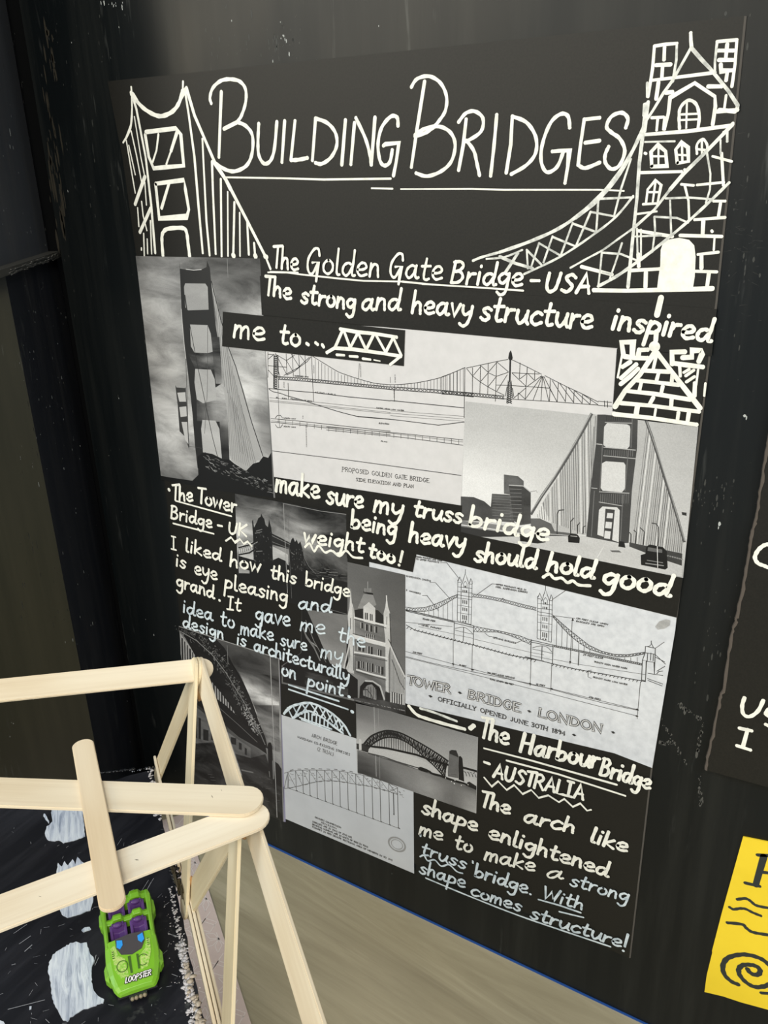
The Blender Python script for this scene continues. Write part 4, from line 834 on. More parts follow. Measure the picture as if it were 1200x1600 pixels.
drawing('heading_word', M['pen'], [(TB, [(6.1, '72,145 100,105 160,92 215,125 245,190 240,260 210,310 180,345; 180,345 140,372 90,388; 90,382 140,350 210,340 265,370 288,430 270,510 220,560 150,585 95,570; -137,118 100,350 72,540; 305,318 340,275 385,265 425,300 415,365 350,410 338,410; -342,305 328,430 305,555; 345,410 380,460 395,520 408,580; 493,283 480,430 463,583; -570,290 562,430 540,568; 570,290 640,320 685,390 685,470 640,530 565,575; 853,345 845,290 810,278 760,320 720,420 712,510 740,565 790,540 820,470; -768,463 800,460 852,458 843,540 830,618; 1000,297 925,305; -925,305 905,440 895,530; 895,530 930,545 1000,518; -930,420 1000,410; 1130,345 1140,300 1110,272 1060,290 1035,340 1060,370 1100,400 1125,460 1100,530 1060,550 1030,520 1028,480 1045,440')])], 'large handwritten BRIDGES', LOW)
drawing('underline', M['pen'], [(TA, [(3.2, '-85,625 400,630 620,637 990,632')])], None, LOW)
drawing('underline', M['pen'], [(TA, [(2.8, '-885,685 1000,688')]), (TB, [(2.6, '-20,649 370,648 530,652 1000,652 1120,658')])], None, LOW)

drawing('tower_sketch', M['pen'], [(TL, [
 (7, '180,500 190,520 250,590 320,635 375,645 440,615 480,560 500,490'), (4, '-180,465 184,510; -504,430 502,480'), (7.5, '-190,510 215,550; -490,530 520,480'),
 (4.8, '-515,480 540,640 575,900 600,1200 627,1500; -188,520 212,600 270,900 305,1200 330,1500'),
 (6, '-525,470 575,640 640,790 700,930 770,1040 900,1290 1020,1525'), (7, '-700,940 770,1040 800,1100'), (4, '-1020,1525 1050,1600'),
 (6.4, '-272,745 460,722 490,760 508,955 395,965 320,972 290,900 268,765; -335,1068 510,1045 518,1100 540,1230 528,1275 355,1285 333,1075'), (4, '-350,760 338,860 315,930'), (6.5, '-465,750 430,860'), (4, '-430,860 400,945'), (5.6, '-415,1070 370,1220'),
 (6.4, '378,1515 372,1420 378,1375 410,1350 500,1345 525,1370 535,1440 545,1520'),
 (3.6, '183,520 185,650 170,740 130,810'), (3.6, '-185,600 178,700 145,790'), (2.6, '-200,650 240,900 262,1010; -150,800 180,980 205,1125; -165,830 205,1010; -180,740 215,900 245,1060; -220,1220 228,1335; -245,1180 255,1270 278,1360; -265,1060 275,1200; -258,1380 262,1520; -280,1415 283,1505; -300,1300 308,1505; -244,1470 244,1482'),
 (6.2, '-265,1025 205,1195; -300,1225 235,1370'), (4, '-625,790 635,1000 650,1300 670,1515'), (4.5, '-685,930 690,1100 708,1505'), (4, '-740,1040 745,1520'), (2.8, '-783,1120 785,1520; -858,1250 860,1520'), (4, '-825,1185 818,1515; -905,1310 915,1510'), (4, '-948,1440 955,1525'), (8, '-1018,1522 1024,1526; -955,1518 957,1522; -818,1515 820,1518')])], 'sketch of a suspension bridge tower', LOW)

TR_ = (760, 30, 2.857)
drawing('tower_sketch', M['pen'], [(TR_, [
 (5.9, '-912,62 913,95 916,128; -1122,385 1120,395'), (5.2, '-745,272 830,262 1020,238; -750,120 800,112 850,108; -1030,100 1118,92; -1118,92 1110,200 1096,300; -750,120 742,220 722,345'), (6.3, '-795,128 793,180; -758,205 822,202; -787,205 783,262; -768,282 758,355; -802,328 830,325; -1075,112 1068,178; -1038,140 1102,140; -1038,182 1105,182; -1046,202 1048,232 1095,228; -1075,238 1070,272; -990,300 1050,300; -1030,412 1120,405; -1040,405 1110,412'), (4.1, '-1070,340 1062,400'),
 (5.9, '-795,490 812,420 820,350 930,285 1020,345 1022,390 1010,470'), (5.2, '862,488 860,440 866,395 900,362 935,378 950,430 944,490'), (3.4, '-895,372 892,485; -870,425 942,422; -868,450 942,447'),
 (4.6, '-738,440 790,437; -765,440 760,495; -795,440 790,490'), (5.7, '-708,515 900,500 1090,475'), (5.0, '-1100,465 1080,490 1060,505'), (5.0, '-690,685 870,680; -1050,600 1058,740'), (3.9, '-1010,612 1095,635; -940,740 1060,728; -870,737 925,742; -885,740 902,810 905,890'),
 (5.2, '-680,945 830,970 ; -865,965 1050,970'), (6.4, '-968,902 965,965; -960,1052 960,1110'), (4.6, '-930,895 1065,885; -945,1050 1035,1040; -930,1125 1028,1128; -1045,822 1035,885; -1015,812 1065,812'), (6.2, '-993,1135 985,1195; -712,1130 710,1195; -678,1050 680,1102'), (3.2, '-1018,980 1015,1030'),
 (5.7, '-640,1122 770,1115; -425,1105 560,1140; -478,1208 600,1212 850,1205 1010,1200'), (6.8, '-480,1210 620,1212 1008,1203'),
 (5.7, '-738,655 735,592 765,560 800,590 806,655 738,658; -852,640 845,582 870,550 900,572 902,635 855,642'), (4.1, '940,600 940,560 965,535 985,560 985,592; -712,825 720,760 755,718 780,740 766,812; -700,826 768,822'), (3.4, '-768,570 768,655; -740,612 804,612; -873,560 875,640; -848,605 900,608; -962,545 962,612; -940,580 985,585; -755,725 742,820; -726,772 772,772'), (4.6, '-708,598 712,600; -885,672 888,674; -1006,945 1008,948')])], 'sketch of a stone bridge tower', LOW)
I = Ink(LOW); K = Crop(I, 760, 30, 2.857); I.poly(K.m('762,1203 768,1150 776,1100 778,1030 788,1000 805,985 860,976 905,985 928,1010 934,1060 930,1150 922,1200'), 0); I.build('sketched_doorway', M['pen'], poster)
drawing('cable_sketch', M['pen_thin'], [(TR_, [
 (5, '-912,130 870,205 830,275 790,330 745,405 715,450 690,505'), (6, '-915,128 960,180 1000,222 1080,320 1122,385'), (4.4, '-850,110 848,180 832,278; -1030,100 1020,190 1020,235; -1075,490 1075,545; -718,285 718,345; -705,380 702,430'),
 (6.2, '-1098,470 1060,510 980,592 880,690 820,760'), (4.6, '-820,760 750,850 660,930'), (3.2, '660,930 590,980 520,1030 450,1068 375,1110'), (4.6, '1083,730 980,830 880,920 740,1035'), (5, '740,1035 650,1100 580,1148 500,1192'),
 (3.2, '-708,548 840,545; -1045,540 1045,600; -985,600 1000,690 998,760 980,820; -800,800 900,796 1000,803; -820,810 825,960; -750,882 753,940 742,1030; -750,882 850,887 900,908; -670,870 760,858; -672,935 675,1060; -515,1045 508,1120 500,1185; -605,1000 575,1090 550,1160; -515,1042 600,1048 680,1080; -560,1140 520,1130; -665,970 780,965; -690,940 690,1060'),
 (5.6, '-712,380 700,500 683,640 672,800 655,960 632,1195; -722,370 706,500'), (5.6, '690,508 640,610 550,740 440,850 330,930 200,990 60,1040'), (4, '60,1040 -20,1062 -60,1078'), (3, '0,1070 80,1062 160,1030; 690,520 600,690 500,810 400,890'),
 (3.6, '655,790 580,880 480,960 330,1060 168,1138'), (3.4, '-645,625 620,700 600,760 570,878; -655,795 500,802; -500,800 495,880 490,950; -570,880 465,860; -465,860 400,1012; -490,950 385,912; -385,910 330,1060; -400,1015 295,972; -295,970 255,1085; -330,1055 235,1000; -235,1000 200,1105; -245,1095 180,1030; -180,1030 185,1112'), (5, '-60,1060 130,1090 205,1112; -140,1045 82,1135')])], 'thinly painted cable sketch', LOW + .00003)

CC = (900, 440, 5.217)
drawing('castle_sketch', M['pen'], [(CC, [
 (8.7, '-693,132 660,272'), (7.1, '-655,408 650,480; -640,500 650,560'), (7.6, '-385,585 372,495 465,492 458,605; -395,610 480,622 580,625; -508,600 515,558; -785,670 782,575 885,572; -870,620 945,615 945,560 1022,562 1028,590 1002,650'), (7.1, '-515,558 582,555; -790,665 900,680 1032,696'), (7.6, '-640,580 520,760 400,890 318,1020; -665,585 780,735 900,890 1010,1030'), (5.4, '-655,600 630,710'),
 (6.4, '-550,725 760,735; -500,805 660,822 835,842; -400,890 640,915 930,962; -365,990 600,1010 1000,1060'), (6.6, '-310,1080 600,1110 980,1166'), (5.7, '-672,750 658,800; -785,750 780,822; -530,830 515,895; -707,855 692,920; -630,945 597,1005; -780,950 775,1020; -835,1070 825,1140; -920,1070 910,1135'), (8.3, '-500,1020 490,1085'), (3.5, '-650,1040 640,1100; -1055,830 1045,930; -995,720 980,840; -375,600 340,780'), (6.6, '-442,655 380,695; -490,675 368,785; -505,712 445,770 365,835; -970,830 965,930'), (4.5, '-922,715 880,740; -960,722 895,768; -965,775 900,818; -845,690 850,770')])], 'sketch of a brick turret')
I = Ink(PEN + .00002); I.poly([(900 + (640 + 46 * math.cos(a * math.pi / 8)) / 5.217, 440 + (530 + 44 * math.sin(a * math.pi / 8)) / 5.217) for a in range(16)], 0); I.build('sketched_ball', M['pen'], poster)
TC = (400, 370, 4.2857)
drawing('truss_sketch', M['pen'], [(TC, [(5.6, '-565,618 680,638 790,648 940,672; -475,775 525,745 640,752 740,765 860,782 968,800'), (4.8, '-968,800 900,855; -580,625 530,740; -588,628 630,740; -680,648 632,740; -688,652 738,758; -790,650 740,752; -802,655 865,768; -915,682 870,770; -922,682 972,792'), (3.8, '-540,790 590,793; -628,800 680,803; -715,816 765,822'), (2, '-790,825 830,832')])], 'sketch of a truss bridge')
drawing('arch_sketch', M['pen_cool_lit'], [((430, 1080, 3.636), [(3.4, '50,128 75,98 110,80 180,66 230,76 290,105 340,140 390,190 425,250'), (2.6, '-100,155 150,122 180,118; 270,150 330,200 385,240; 100,150 180,112 250,140 330,195 385,238'), (2.2, '-70,95 100,155; -100,82 60,120; -100,82 130,140; -150,70 110,145; -150,70 190,125; -190,70 150,130; -200,70 240,125; -240,80 215,130; -250,88 285,150; -285,105 260,150; -290,108 325,175; -325,130 300,165; -330,135 355,205; -358,160 335,195; -360,165 385,225; -390,190 368,220'), (2.2, '-170,125 168,165; -190,128 190,175; -210,130 208,180; -235,140 232,190; -255,145 252,195; -280,155 278,200; -300,170 298,208; -140,150 320,215; -150,162 310,222; -225,135 215,135')])], 'sketch of an arch bridge')
drawing('underline', M['pen'], [(TC, [(2.6, '-80,238 180,236 300,252 560,280 720,295 980,300'), (3, '-95,236 280,240; -980,300 1180,320')]), ((660, 390, 4.2857), [(2.8, '-0,230 130,238 400,255 675,275')])])
drawing('bullet', M['pen'], [((0, 0, 1), [(5, '-264,765 264.3,765.5')])]); drawing('bullet', M['pen'], [((0, 0, 1), [(6.6, '-735,1138 740,1134')])])
drawing('dots', M['pen'], [(TC, [(5.4, '-340,715 350,722; -400,710 412,720; -444,724 452,736')])])
drawing('wavy_line', M['pen'], [((700, 760, 3.158), [(4.6, '470,448 500,432 525,455 560,452 590,475 615,466 645,486 700,490')])])
drawing('wavy_line', M['pen'], [((410, 740, 3.529), [(3.4, '235,405 260,385 285,428 310,398 345,435 380,425 425,455 460,425 500,460 550,465')])])
drawing('wavy_line', M['pen'], [((0, 0, 1), [(3, '-353,845 361,839.5 367,847.5 375,842.5 381,850 387,846 393,853')])])
drawing('wavy_line', M['pen'], [((640, 1100, 3), [(2.4, '-350,345 385,387 415,362 455,403 490,380 530,422 570,403 605,440 650,428 700,460 725,445 765,482 800,466 832,500 850,496')])])
drawing('wavy_line', M['pen_cool_lit'], [((640, 1240, 3.3333), [(2.2, '55,328 75,322 95,350 130,345 165,378 205,370 245,405 275,415')])])
for mt, src, rows in ((M['pen'], (250, 740, 3.636), (2.6, '-90,155 405,242')), (M['pen'], (250, 740, 3.636), (2.4, '-75,283 305,342')), (M['pen_cool_lit'], (260, 900, 3.529), (2.6, '-675,600 950,690')), (M['pen_cool_lit'], (260, 900, 3.529), (2.6, '-675,625 1000,735')),
                      (M['pen'], (640, 1100, 3), (2.8, '-350,208 560,262 970,378')), (M['pen'], (640, 1100, 3), (2.8, '-455,265 700,330 1010,430')), (M['pen_cool_lit'], (640, 1240, 3.3333), (2.4, '-672,552 780,582 890,620')), (M['pen_cool_lit'], (640, 1240, 3.3333), (2.2, '-780,615 905,645')), (M['pen_cool_lit'], (640, 1240, 3.3333), (2.2, '85,440 300,530 560,632 800,715 1045,797')),
                      (M['pen'], (430, 1080, 3.636), (5, '760,85 800,130 850,152 960,185 1075,215')), (M['pen_thin'], (430, 1080, 3.636), (3.6, '825,98 900,120 1030,170'))):
    drawing('underline', mt, [(src, [rows])])
drawing('bullet', M['pen_cool_lit'], [((0, 0, 1), [(5, '-550,1112 550.6,1112.2')])])

def word(t, x0, y0, x1, y1, h, w=3.4, mt=None, slant=.12):
    I = Ink(PEN + .00002); lay_text(I, t, x0, y0, x1, y1, h, w * (1.15 if w > 3.3 else 1.07), slant=slant, jit=.045); I.build('handwritten_word', mt or M['pen'], poster)
for a in (('The', 427, 418, 467, 422, 18, 3.8), ('Golden', 479, 427, 594, 432, 21, 3.6), ('Gate', 608, 433, 692, 438, 20, 3.6), ('Bridge', 704, 442, 817, 447, 18, 4.2), ('-', 826, 446, 843, 447, 11, 4.4), ('USA', 851, 455, 922, 458, 15.5, 4.8),
          ('The', 414, 459, 456, 468, 16.5, 4.2), ('strong', 470, 472, 556, 484, 16, 4.4), ('and', 565, 484, 626, 485, 17, 4.2), ('heavy', 643, 488, 738, 496, 18, 4.4), ('structure', 750, 499, 926, 514, 20, 4.8), ('inspired', 955, 513, 1111, 533, 19, 5.2),
          ('me', 365, 526, 415, 532, 19, 4.0), ('to', 437, 536, 470, 541, 17, 4.2),
          ('make', 431, 768, 500, 779, 18, 4.2), ('sure', 510, 786, 568, 794, 17, 4.2), ('my', 584, 799, 630, 807, 17, 4.2), ('truss', 646, 806, 722, 818, 14, 4.0), ('bridge', 732, 821, 858, 846, 17, 4.4),
          ('being', 548, 824, 620, 838, 15, 4.0), ('heavy', 639, 846, 727, 858, 15.5, 4.2), ('should', 741, 876, 838, 888, 15, 4.4), ('hold', 854, 891, 928, 903, 15, 4.8), ('good', 940, 913, 1047, 931, 18, 5.2),
          ('weight', 474, 846, 569, 863, 13, 3.6), ('too', 576, 869, 617, 881, 12, 4.0), ('!', 621, 882, 629, 884, 12, 3.8),
          ('The', 270, 781, 302, 783, 12.5, 3.3), ('Tower', 310, 785, 370, 801, 13, 3.3), ('Bridge', 267, 809, 332, 825, 11, 3.0), ('-', 339, 825, 348, 827, 6, 3), ('UK', 357, 833, 386, 838, 9.8, 3.2),
          ('I', 268, 858, 276, 860, 11.5, 2.4), ('liked', 290, 861, 346, 877, 11.5, 3.0), ('how', 359, 884, 408, 894, 12, 3.0), ('this', 423, 903, 463, 912, 11.5, 3.0), ('bridge', 477, 915, 547, 933, 11.5, 2.8),
          ('is', 275, 884, 291, 889, 11.5, 2.8), ('eye', 304, 896, 340, 906, 13, 2.9), ('pleasing', 351, 919, 450, 942, 12.5, 3.0),
          ('grand', 276, 916, 335, 935, 11.5, 3.0), ('.', 341, 938, 346, 939, 8, 3.4), ('It', 355, 952, 377, 955, 11.5, 2.6)):
    word(*a)
pb = M['pen_cool_lit']
for a in (('and', 466, 950, 518, 957, 12, 2.8), ('gave', 399, 968, 454, 979, 13.5, 2.9), ('me', 469, 985, 509, 992, 14, 2.4), ('the', 528, 1000, 571, 1013, 13, 2.6),
          ('idea', 286, 956, 333, 970, 11.5, 2.7), ('to', 345, 977, 367, 982, 13, 2.7), ('make', 376, 990, 428, 1001, 12, 2.7), ('sure', 438, 1007, 480, 1017, 11.5, 2.5), ('my', 501, 1027, 536, 1034, 13, 2.2),
          ('design', 286, 979, 350, 999, 11, 2.7), ('is', 370, 1006, 385, 1011, 11, 2.6), ('architecturally', 397, 1016, 546, 1065, 11.5, 2.8), ('on', 440, 1055, 463, 1062, 12, 2.8), ('point', 480, 1072, 537, 1088, 11.5, 2.7), ('.', 543, 1088, 549, 1090, 8, 4)):
    word(*a, mt=pb)
for a in (('The', 750, 1151, 795, 1165, 16.5, 4.0), ('Harbour', 812, 1174, 935, 1201, 16, 4.2), ('Bridge', 937, 1210, 1016, 1234, 14.5, 3.8), ('-', 755, 1196, 765, 1200, 8, 3.6), ('AUSTRALIA', 770, 1214, 912, 1250, 12, 3.4),
          ('The', 751, 1259, 797, 1273, 13, 3.6), ('arch', 818, 1284, 898, 1302, 12.5, 3.4), ('like', 922, 1315, 980, 1332, 12.5, 3.6),
          ('shape', 659, 1270, 746, 1299, 13, 3.4), ('enlightened', 763, 1309, 950, 1370, 13, 3.4), ('me', 655, 1303, 692, 1314, 12, 3.0), ('to', 710, 1326, 738, 1332, 11.5, 3.0), ('make', 757, 1343, 836, 1362, 12, 3.0), ('a', 853, 1371, 880, 1373, 11, 2.6)):
    word(*a)
for a in (('strong', 890, 1383, 982, 1409, 10.8, 2.6), ("'", 652, 1316, 656, 1317, 7, 2.4), ('truss', 658, 1334, 728, 1358, 10.8, 2.6), ("'", 731, 1355, 737, 1357, 6, 2.4), ('bridge.', 741, 1369, 832, 1399, 11.5, 2.8), ('With', 847, 1403, 911, 1422, 10.5, 2.6),
          ('shape', 655, 1363, 727, 1388, 11, 2.6), ('comes', 735, 1398, 814, 1425, 10.2, 2.6), ('structure', 828, 1434, 971, 1480, 10.8, 2.8), ('!', 972, 1485, 978, 1486, 15, 3)):
    word(*a, mt=pb)

# ---------------------------------------------------------------- second black poster, torn edge, and the yellow leaflet
LIFT = .007
tp = thing('poster', tuple(on_wall(1190, 1200, 0)), 'black poster with a torn grey-brown left edge and cut-off white letters, at the right edge', 'poster')
edge = [(1240, 440), (1216, 590), (1200, 690), (1197, 705), (1193, 735), (1187, 770), (1184, 800), (1178, 818), (1174, 835), (1170, 860), (1165, 890), (1158, 930), (1150, 965), (1149, 972), (1143, 990), (1137, 1030), (1130, 1078), (1124, 1092), (1121, 1110), (1113, 1150), (1105, 1184), (1102, 1203)]
fine = []
for a, b in zip(edge[:-1], edge[1:]):
    for k in range(4): t = k / 4; fine.append((a[0] * (1 - t) + b[0] * t + rnd.uniform(-.9, .9), a[1] * (1 - t) + b[1] * t))
fine.append(edge[-1])
E_ = [on_wall(x, y, LIFT) for x, y in fine]; bot_r = on_wall(1300, 1258, LIFT); top_r = Vector((bot_r.x, -LIFT, E_[0].z))
bm = bmesh.new(); bm_prism(bm, E_ + [bot_r, top_r], (0, .0008, 0)); fix(bm); from_bm('black_sheet', bm, M['card'], tp)
bm = bmesh.new(); prev = None
for i, p in enumerate(E_):
    w = .0009 + rnd.uniform(-.0004, .0006); a = bm.verts.new((p.x - .0003, -LIFT - .0001, p.z)); b = bm.verts.new((p.x + w, -LIFT - .00025, p.z + rnd.uniform(-.0004, .0004)))
    c = bm.verts.new((p.x - .0008, -LIFT + .0012, p.z))
    if prev: bm.faces.new((prev[0], a, b, prev[1])); bm.faces.new((prev[2], c, a, prev[0]))
    prev = (a, b, c)
fix(bm); from_bm('torn_edge', bm, mat('torn_paper_core', (.085, .070, .058), .9), tp)
bm = bmesh.new(); bm_box(bm, (on_wall(1150, 1190).x + .02, -LIFT + .0008, on_wall(1150, 1190).z), (bot_r.x, 0, E_[0].z)); fix(bm); from_bm('foam_backing', bm, mat('black_foam_board', (.01, .01, .01), .8), tp)
I = Ink(LIFT + .0003); K = Crop(I, 1080, 640, 6.15)
K.st(5.6, '780,1320 738,1295 690,1310 640,1355 612,1420 640,1475 700,1500 740,1515 800,1500'); I.build('handwritten_letter', M['pen'], tp)
I = Ink(LIFT + .0003); K = Crop(I, 960, 1080, 3.075)
K.st(5, '625,32 614,70 620,110 650,122 690,95 715,45'); K.st(5, '790,75 745,85 728,110 760,130 790,150 770,175 728,160'); I.build('handwritten_word', M['pen'], tp)
I = Ink(LIFT + .0003); K = Crop(I, 960, 1080, 3.075); K.st(5, '-602,178 658,190; -640,185 618,265; -590,262 652,282'); I.build('handwritten_letter', M['pen'], tp)

yl = thing('leaflet', tuple(on_wall(1180, 1590, 0)), 'bright yellow leaflet with black serif letter, wavy lines and spiral at lower right', 'leaflet')
K0 = Crop(None, 1090, 1300, 5.336); YO = .0012
bm = bmesh.new(); bm_prism(bm, [on_wall(x, y, YO) for x, y in K0.m('378,42 587,84 900,150 780,1530 587,1482 360,1420 210,1370 57,1334 75,1200 78,1185 122,1005 120,990 200,680')], (0, .0010, 0)); fix(bm)
from_bm('yellow_sheet', bm, paper_mat('yellow_paper', (.90, .66, .035), (.86, .62, .03), 40), yl)
m_blk = mat('black_marker', (.022, .028, .028), .5)
for nm, w, t in (('printed_letter', 4.6, '-500,192 660,200; -398,425 515,452; -540,335 660,350'), ('printed_letter_stem', 8, '-552,205 485,440'), ('wavy_line', 4.2, '332,562 400,555 440,575 480,608 540,625 640,640'), ('wavy_line', 4, '268,628 300,645 350,638 400,642 460,672 525,698'), ('wavy_line', 4.6, '250,757 370,770 405,800 450,832 520,848 640,865'),
                 ('spiral', 6, '335,1270 280,1245 225,1190 210,1120 240,1060 310,1030 400,1022 500,1045 570,1085 640,1160 640,1230 600,1270 540,1290 470,1290 400,1250 350,1190 345,1140 380,1110 440,1108 490,1120 520,1150 510,1185 470,1190 430,1165 418,1145'), ('printed_line', 4, '-530,1342 680,1352')):
    I = Ink(YO + .0001); K = Crop(I, 1090, 1300, 5.336); K.st(w, t); I.build(nm, m_blk, yl)
# ---------------------------------------------------------------- craft-stick truss bridge
ZR = 0.200
m_wood = mat('birch_craft_stick', (.70, .56, .37), .55, .35); n = N(m_wood)
w1 = n.noise(60, (1, .05, 1), 6, .65); w2 = n.noise(400, (1, .03, 1), 3, .6); w3 = n.noise(14, (1, .4, 1), 3)
c = n.ramp(w1, [(.3, (.63, .51, .345)), (.7, (.80, .70, .53))]); c = n.mix(n.ramp(w2, [(.5, (0, 0, 0)), (.8, (.3, .3, .3))]), c, (.55, .42, .27)); c = n.mix(n.ramp(w3, [(.45, (0, 0, 0)), (.7, (.5, .5, .5))]), c, (.83, .76, .62))
n.li(c, n.b.inputs['Base Color']); n.bump(w2, .15, .0002)
m_plain = m_wood
def tint(nm, f):
    q = m_wood.copy(); q.name = nm; b = q.node_tree.nodes['Principled BSDF']; src = b.inputs['Base Color'].links[0].from_socket
    mx = q.node_tree.nodes.new('ShaderNodeMix'); mx.data_type = 'RGBA'; mx.blend_type = 'MULTIPLY'; mx.inputs[0].default_value = 1; q.node_tree.links.new(src, mx.inputs[6]); mx.inputs[7].default_value = (*f, 1); q.node_tree.links.new(mx.outputs[2], b.inputs['Base Color']); return q
m_pale = tint('pale_birch_stick', (1.08, 1.10, 1.14)); m_tan = tint('tan_birch_stick', (.97, .93, .88)); m_green = tint('yellow_birch_stick', (.97, .97, .90))
m_glue = mat('dried_amber_glue', (.55, .30, .12), .25, .6)
T1, T2 = on_level(308, 1050, .310), on_level(375, 1272, .310)
B0, B1 = on_level(247, 1205, ZR), on_level(294, 1410, ZR)
ax = (T2 - T1).normalized(); pp = Vector((ax.y, -ax.x, 0))         # along the bridge / across it, towards the road
if pp.y > 0: pp = -pp
STEP = .131
T3, B2, B3 = T2 + ax * STEP, B1 + ax * .127, B1 + ax * .254
bridge = thing('craft_stick_bridge', tuple(B1 - pp * -.08 + Vector((0, 0, -ZR))), 'model truss bridge of glued wooden craft sticks with a black painted road and white dashes', 'model bridge')
nrm = ax.cross(T2 - B1).normalized()
if nrm.z < 0: nrm = -nrm
def stick(a, b, face_n, wd=.018, th=.0018, ext=.009, name='craft_stick', parent=bridge, m_=None):
    a, b = Vector(a), Vector(b); y = (b - a).normalized(); z = (face_n - y * face_n.dot(y)).normalized(); x = y.cross(z)
    L = (b - a).length / 2 + ext; r = wd / 2; bm = bmesh.new(); out = []
    for s in (1, -1):
        for k in range(13):
            t = math.pi * k / 12; out.append((s * r * math.cos(t), s * (L - r * .92 + r * .92 * math.sin(t)), -th / 2))
    bm_prism(bm, [Vector(p) for p in out], (0, 0, th)); fix(bm)
    bmesh.ops.bevel(bm, geom=[e for e in bm.edges if abs(e.verts[0].co.z - e.verts[1].co.z) < 1e-6], offset=.00035, segments=2, affect='EDGES')
    c = (a + b) / 2; mt = Matrix(((x.x, y.x, z.x, c.x), (x.y, y.y, z.y, c.y), (x.z, y.z, z.z, c.z), (0, 0, 0, 1)))
    me = bpy.data.meshes.new(name); bm.to_mesh(me); bm.free(); me.materials.append(m_ or m_wood)
    o = bpy.data.objects.new(name, me); C.objects.link(o); o.parent = parent; o.matrix_parent_inverse = parent.matrix_world.inverted(); o.matrix_basis = mt
    return o
q = nrm * .0020
stick(T1 + q, B1 + q, nrm, m_=m_green); stick(T1, B0, nrm, m_=m_green); stick(T1 - q, T2 - q, nrm)
stick(T2, B1 - q * .3, nrm, m_=m_green); stick(T2 + q, B2 + q, nrm, m_=m_green); stick(T2 - q * 2, T3 - q * 2, nrm); stick(T3, B2 - q * .3, nrm); stick(T3 + q, B3, nrm)
up = Vector((0, 0, 1))
# top laterals and the short crossing stick
la, lb = on_level(318, 1046, .311), on_level(0, 1079, .311); dl = (lb - la).normalized()
stick(la - ax * .0, la + dl * .190, up + pp * .15 + ax * .25, ext=.006)
Z2, Z1, Z0 = .3206, .3228, .3250
a2, b2 = on_level(392, 1277, Z2), on_level(0, 1427, Z2); d2 = (b2 - a2).normalized(); stick(a2, a2 + d2 * .195, up, wd=.0195, ext=.0085, m_=m_pale)
a1, b1 = on_level(383, 1252, Z1), on_level(0, 1238, Z1); d1 = (b1 - a1).normalized(); stick(a1, a1 + d1 * .205, up, wd=.0195, ext=.0085)
s0, s1 = on_level(129, 1161, Z0), on_level(177, 1417, Z0); stick(s0, s1, up, wd=.0106, th=.0018, ext=.002, m_=m_tan)
# bottom chords stacked on edge outside the road
side = -pp
def chord(a, b, k, lift=0.0, ext=.004): stick(a + side * (.0005 + .0021 * k) + up * lift, b + side * (.0005 + .0021 * k) + up * lift, side, wd=.012, th=.0017, ext=ext)
E0, E1 = on_level(243, 1196, ZR), on_level(289, 1402, ZR); dE = (E1 - E0).normalized()
chord(E0, E0 + dE * .100, 0, .001, .006); chord(E0 + dE * .035, E1 + dE * .004, 1, .000)
chord(E1 + dE * .002, E1 + dE * .150, 0, -.0005); chord(E1 - dE * .012, E1 + dE * .140, 1, .0008); chord(E1 + dE * .006, E1 + dE * .145, 2, -.001)
# the hidden far side truss, parallel
OFFS = pp * .200
for a, b in ((T1, B1), (T1, B0), (T1, T2), (T2, B1), (T2, B2), (T2, T3), (T3, B2), (T3, B3)):
    stick(a + OFFS + nrm * 0, b + OFFS, pp)
bm = bmesh.new()                                  # dark grain nicks on two sticks
for (x, y, z, L, an, w) in ((210, 1343, Z2 + .00095, .0022, .35, .0005), (330, 1242, Z1 + .00095, .0026, -.5, .0003), (345, 1233, Z1 + .00095, .0016, -.5, .0002), (60, 1400, Z2 + .00095, .0016, .3, .0002)):
    a = on_level(x, y, z); d = Vector((math.cos(an), math.sin(an), 0)) * L; q_ = Vector((-d.y, d.x, 0)).normalized() * w / 2
    bm.faces.new([bm.verts.new(p) for p in (a, a + d * .5 - q_, a + d, a + d * .5 + q_)])
from_bm('grain_nick', bm, mat('dark_grain', (.10, .07, .04), .6), bridge)
# glue at the joints
def blob(c, r, name='glue_blob', m_=m_glue, seed=0):
    bm = bmesh.new(); bmesh.ops.create_icosphere(bm, subdivisions=3, radius=1)
    for v in bm.verts: v.co = Vector((v.co.x * r[0], v.co.y * r[1], v.co.z * r[2])) * (1 + .15 * math.sin(v.co.x * 5 + seed) * math.cos(v.co.z * 4 + seed))
    for v in bm.verts: v.co += Vector(c)
    return from_bm(name, bm, m_, bridge, True)
blob(T1 + q * .2 - up * .012, (.0022, .0022, .010), seed=1); blob(T2 - q * .5 - up * .006, (.0026, .0026, .010), seed=2); blob(B1 + side * .004 + up * .006, (.0018, .0018, .012), seed=3)
# hot-glue thread hanging under the corner
m_thread = mat('clear_glue_thread', (.75, .75, .74), .3)
bm = bmesh.new(); th0 = on_level(402, 1282, .318)
def rod(bm, a, b, r):
    a, b = Vector(a), Vector(b); d = (b - a); z = d.normalized(); x = z.orthogonal().normalized(); y = z.cross(x); ring = []
    for p in (a, b): ring.append([bm.verts.new(p + (x * math.cos(t * math.pi / 3) + y * math.sin(t * math.pi / 3)) * r) for t in range(6)])
    for i in range(6): j = (i + 1) % 6; bm.faces.new((ring[0][i], ring[0][j], ring[1][j], ring[1][i]))
e_ = th0 - up * .0185; rod(bm, th0, e_, .00012); rod(bm, e_, e_ + Vector((-.0018, 0, -.001)), .0001); rod(bm, e_, e_ + Vector((.0018, 0, -.0022)), .0001); rod(bm, e_, e_ + Vector((0.0002, 0, -.0012)), .0001)
from_bm('glue_thread', bm, m_thread, bridge)

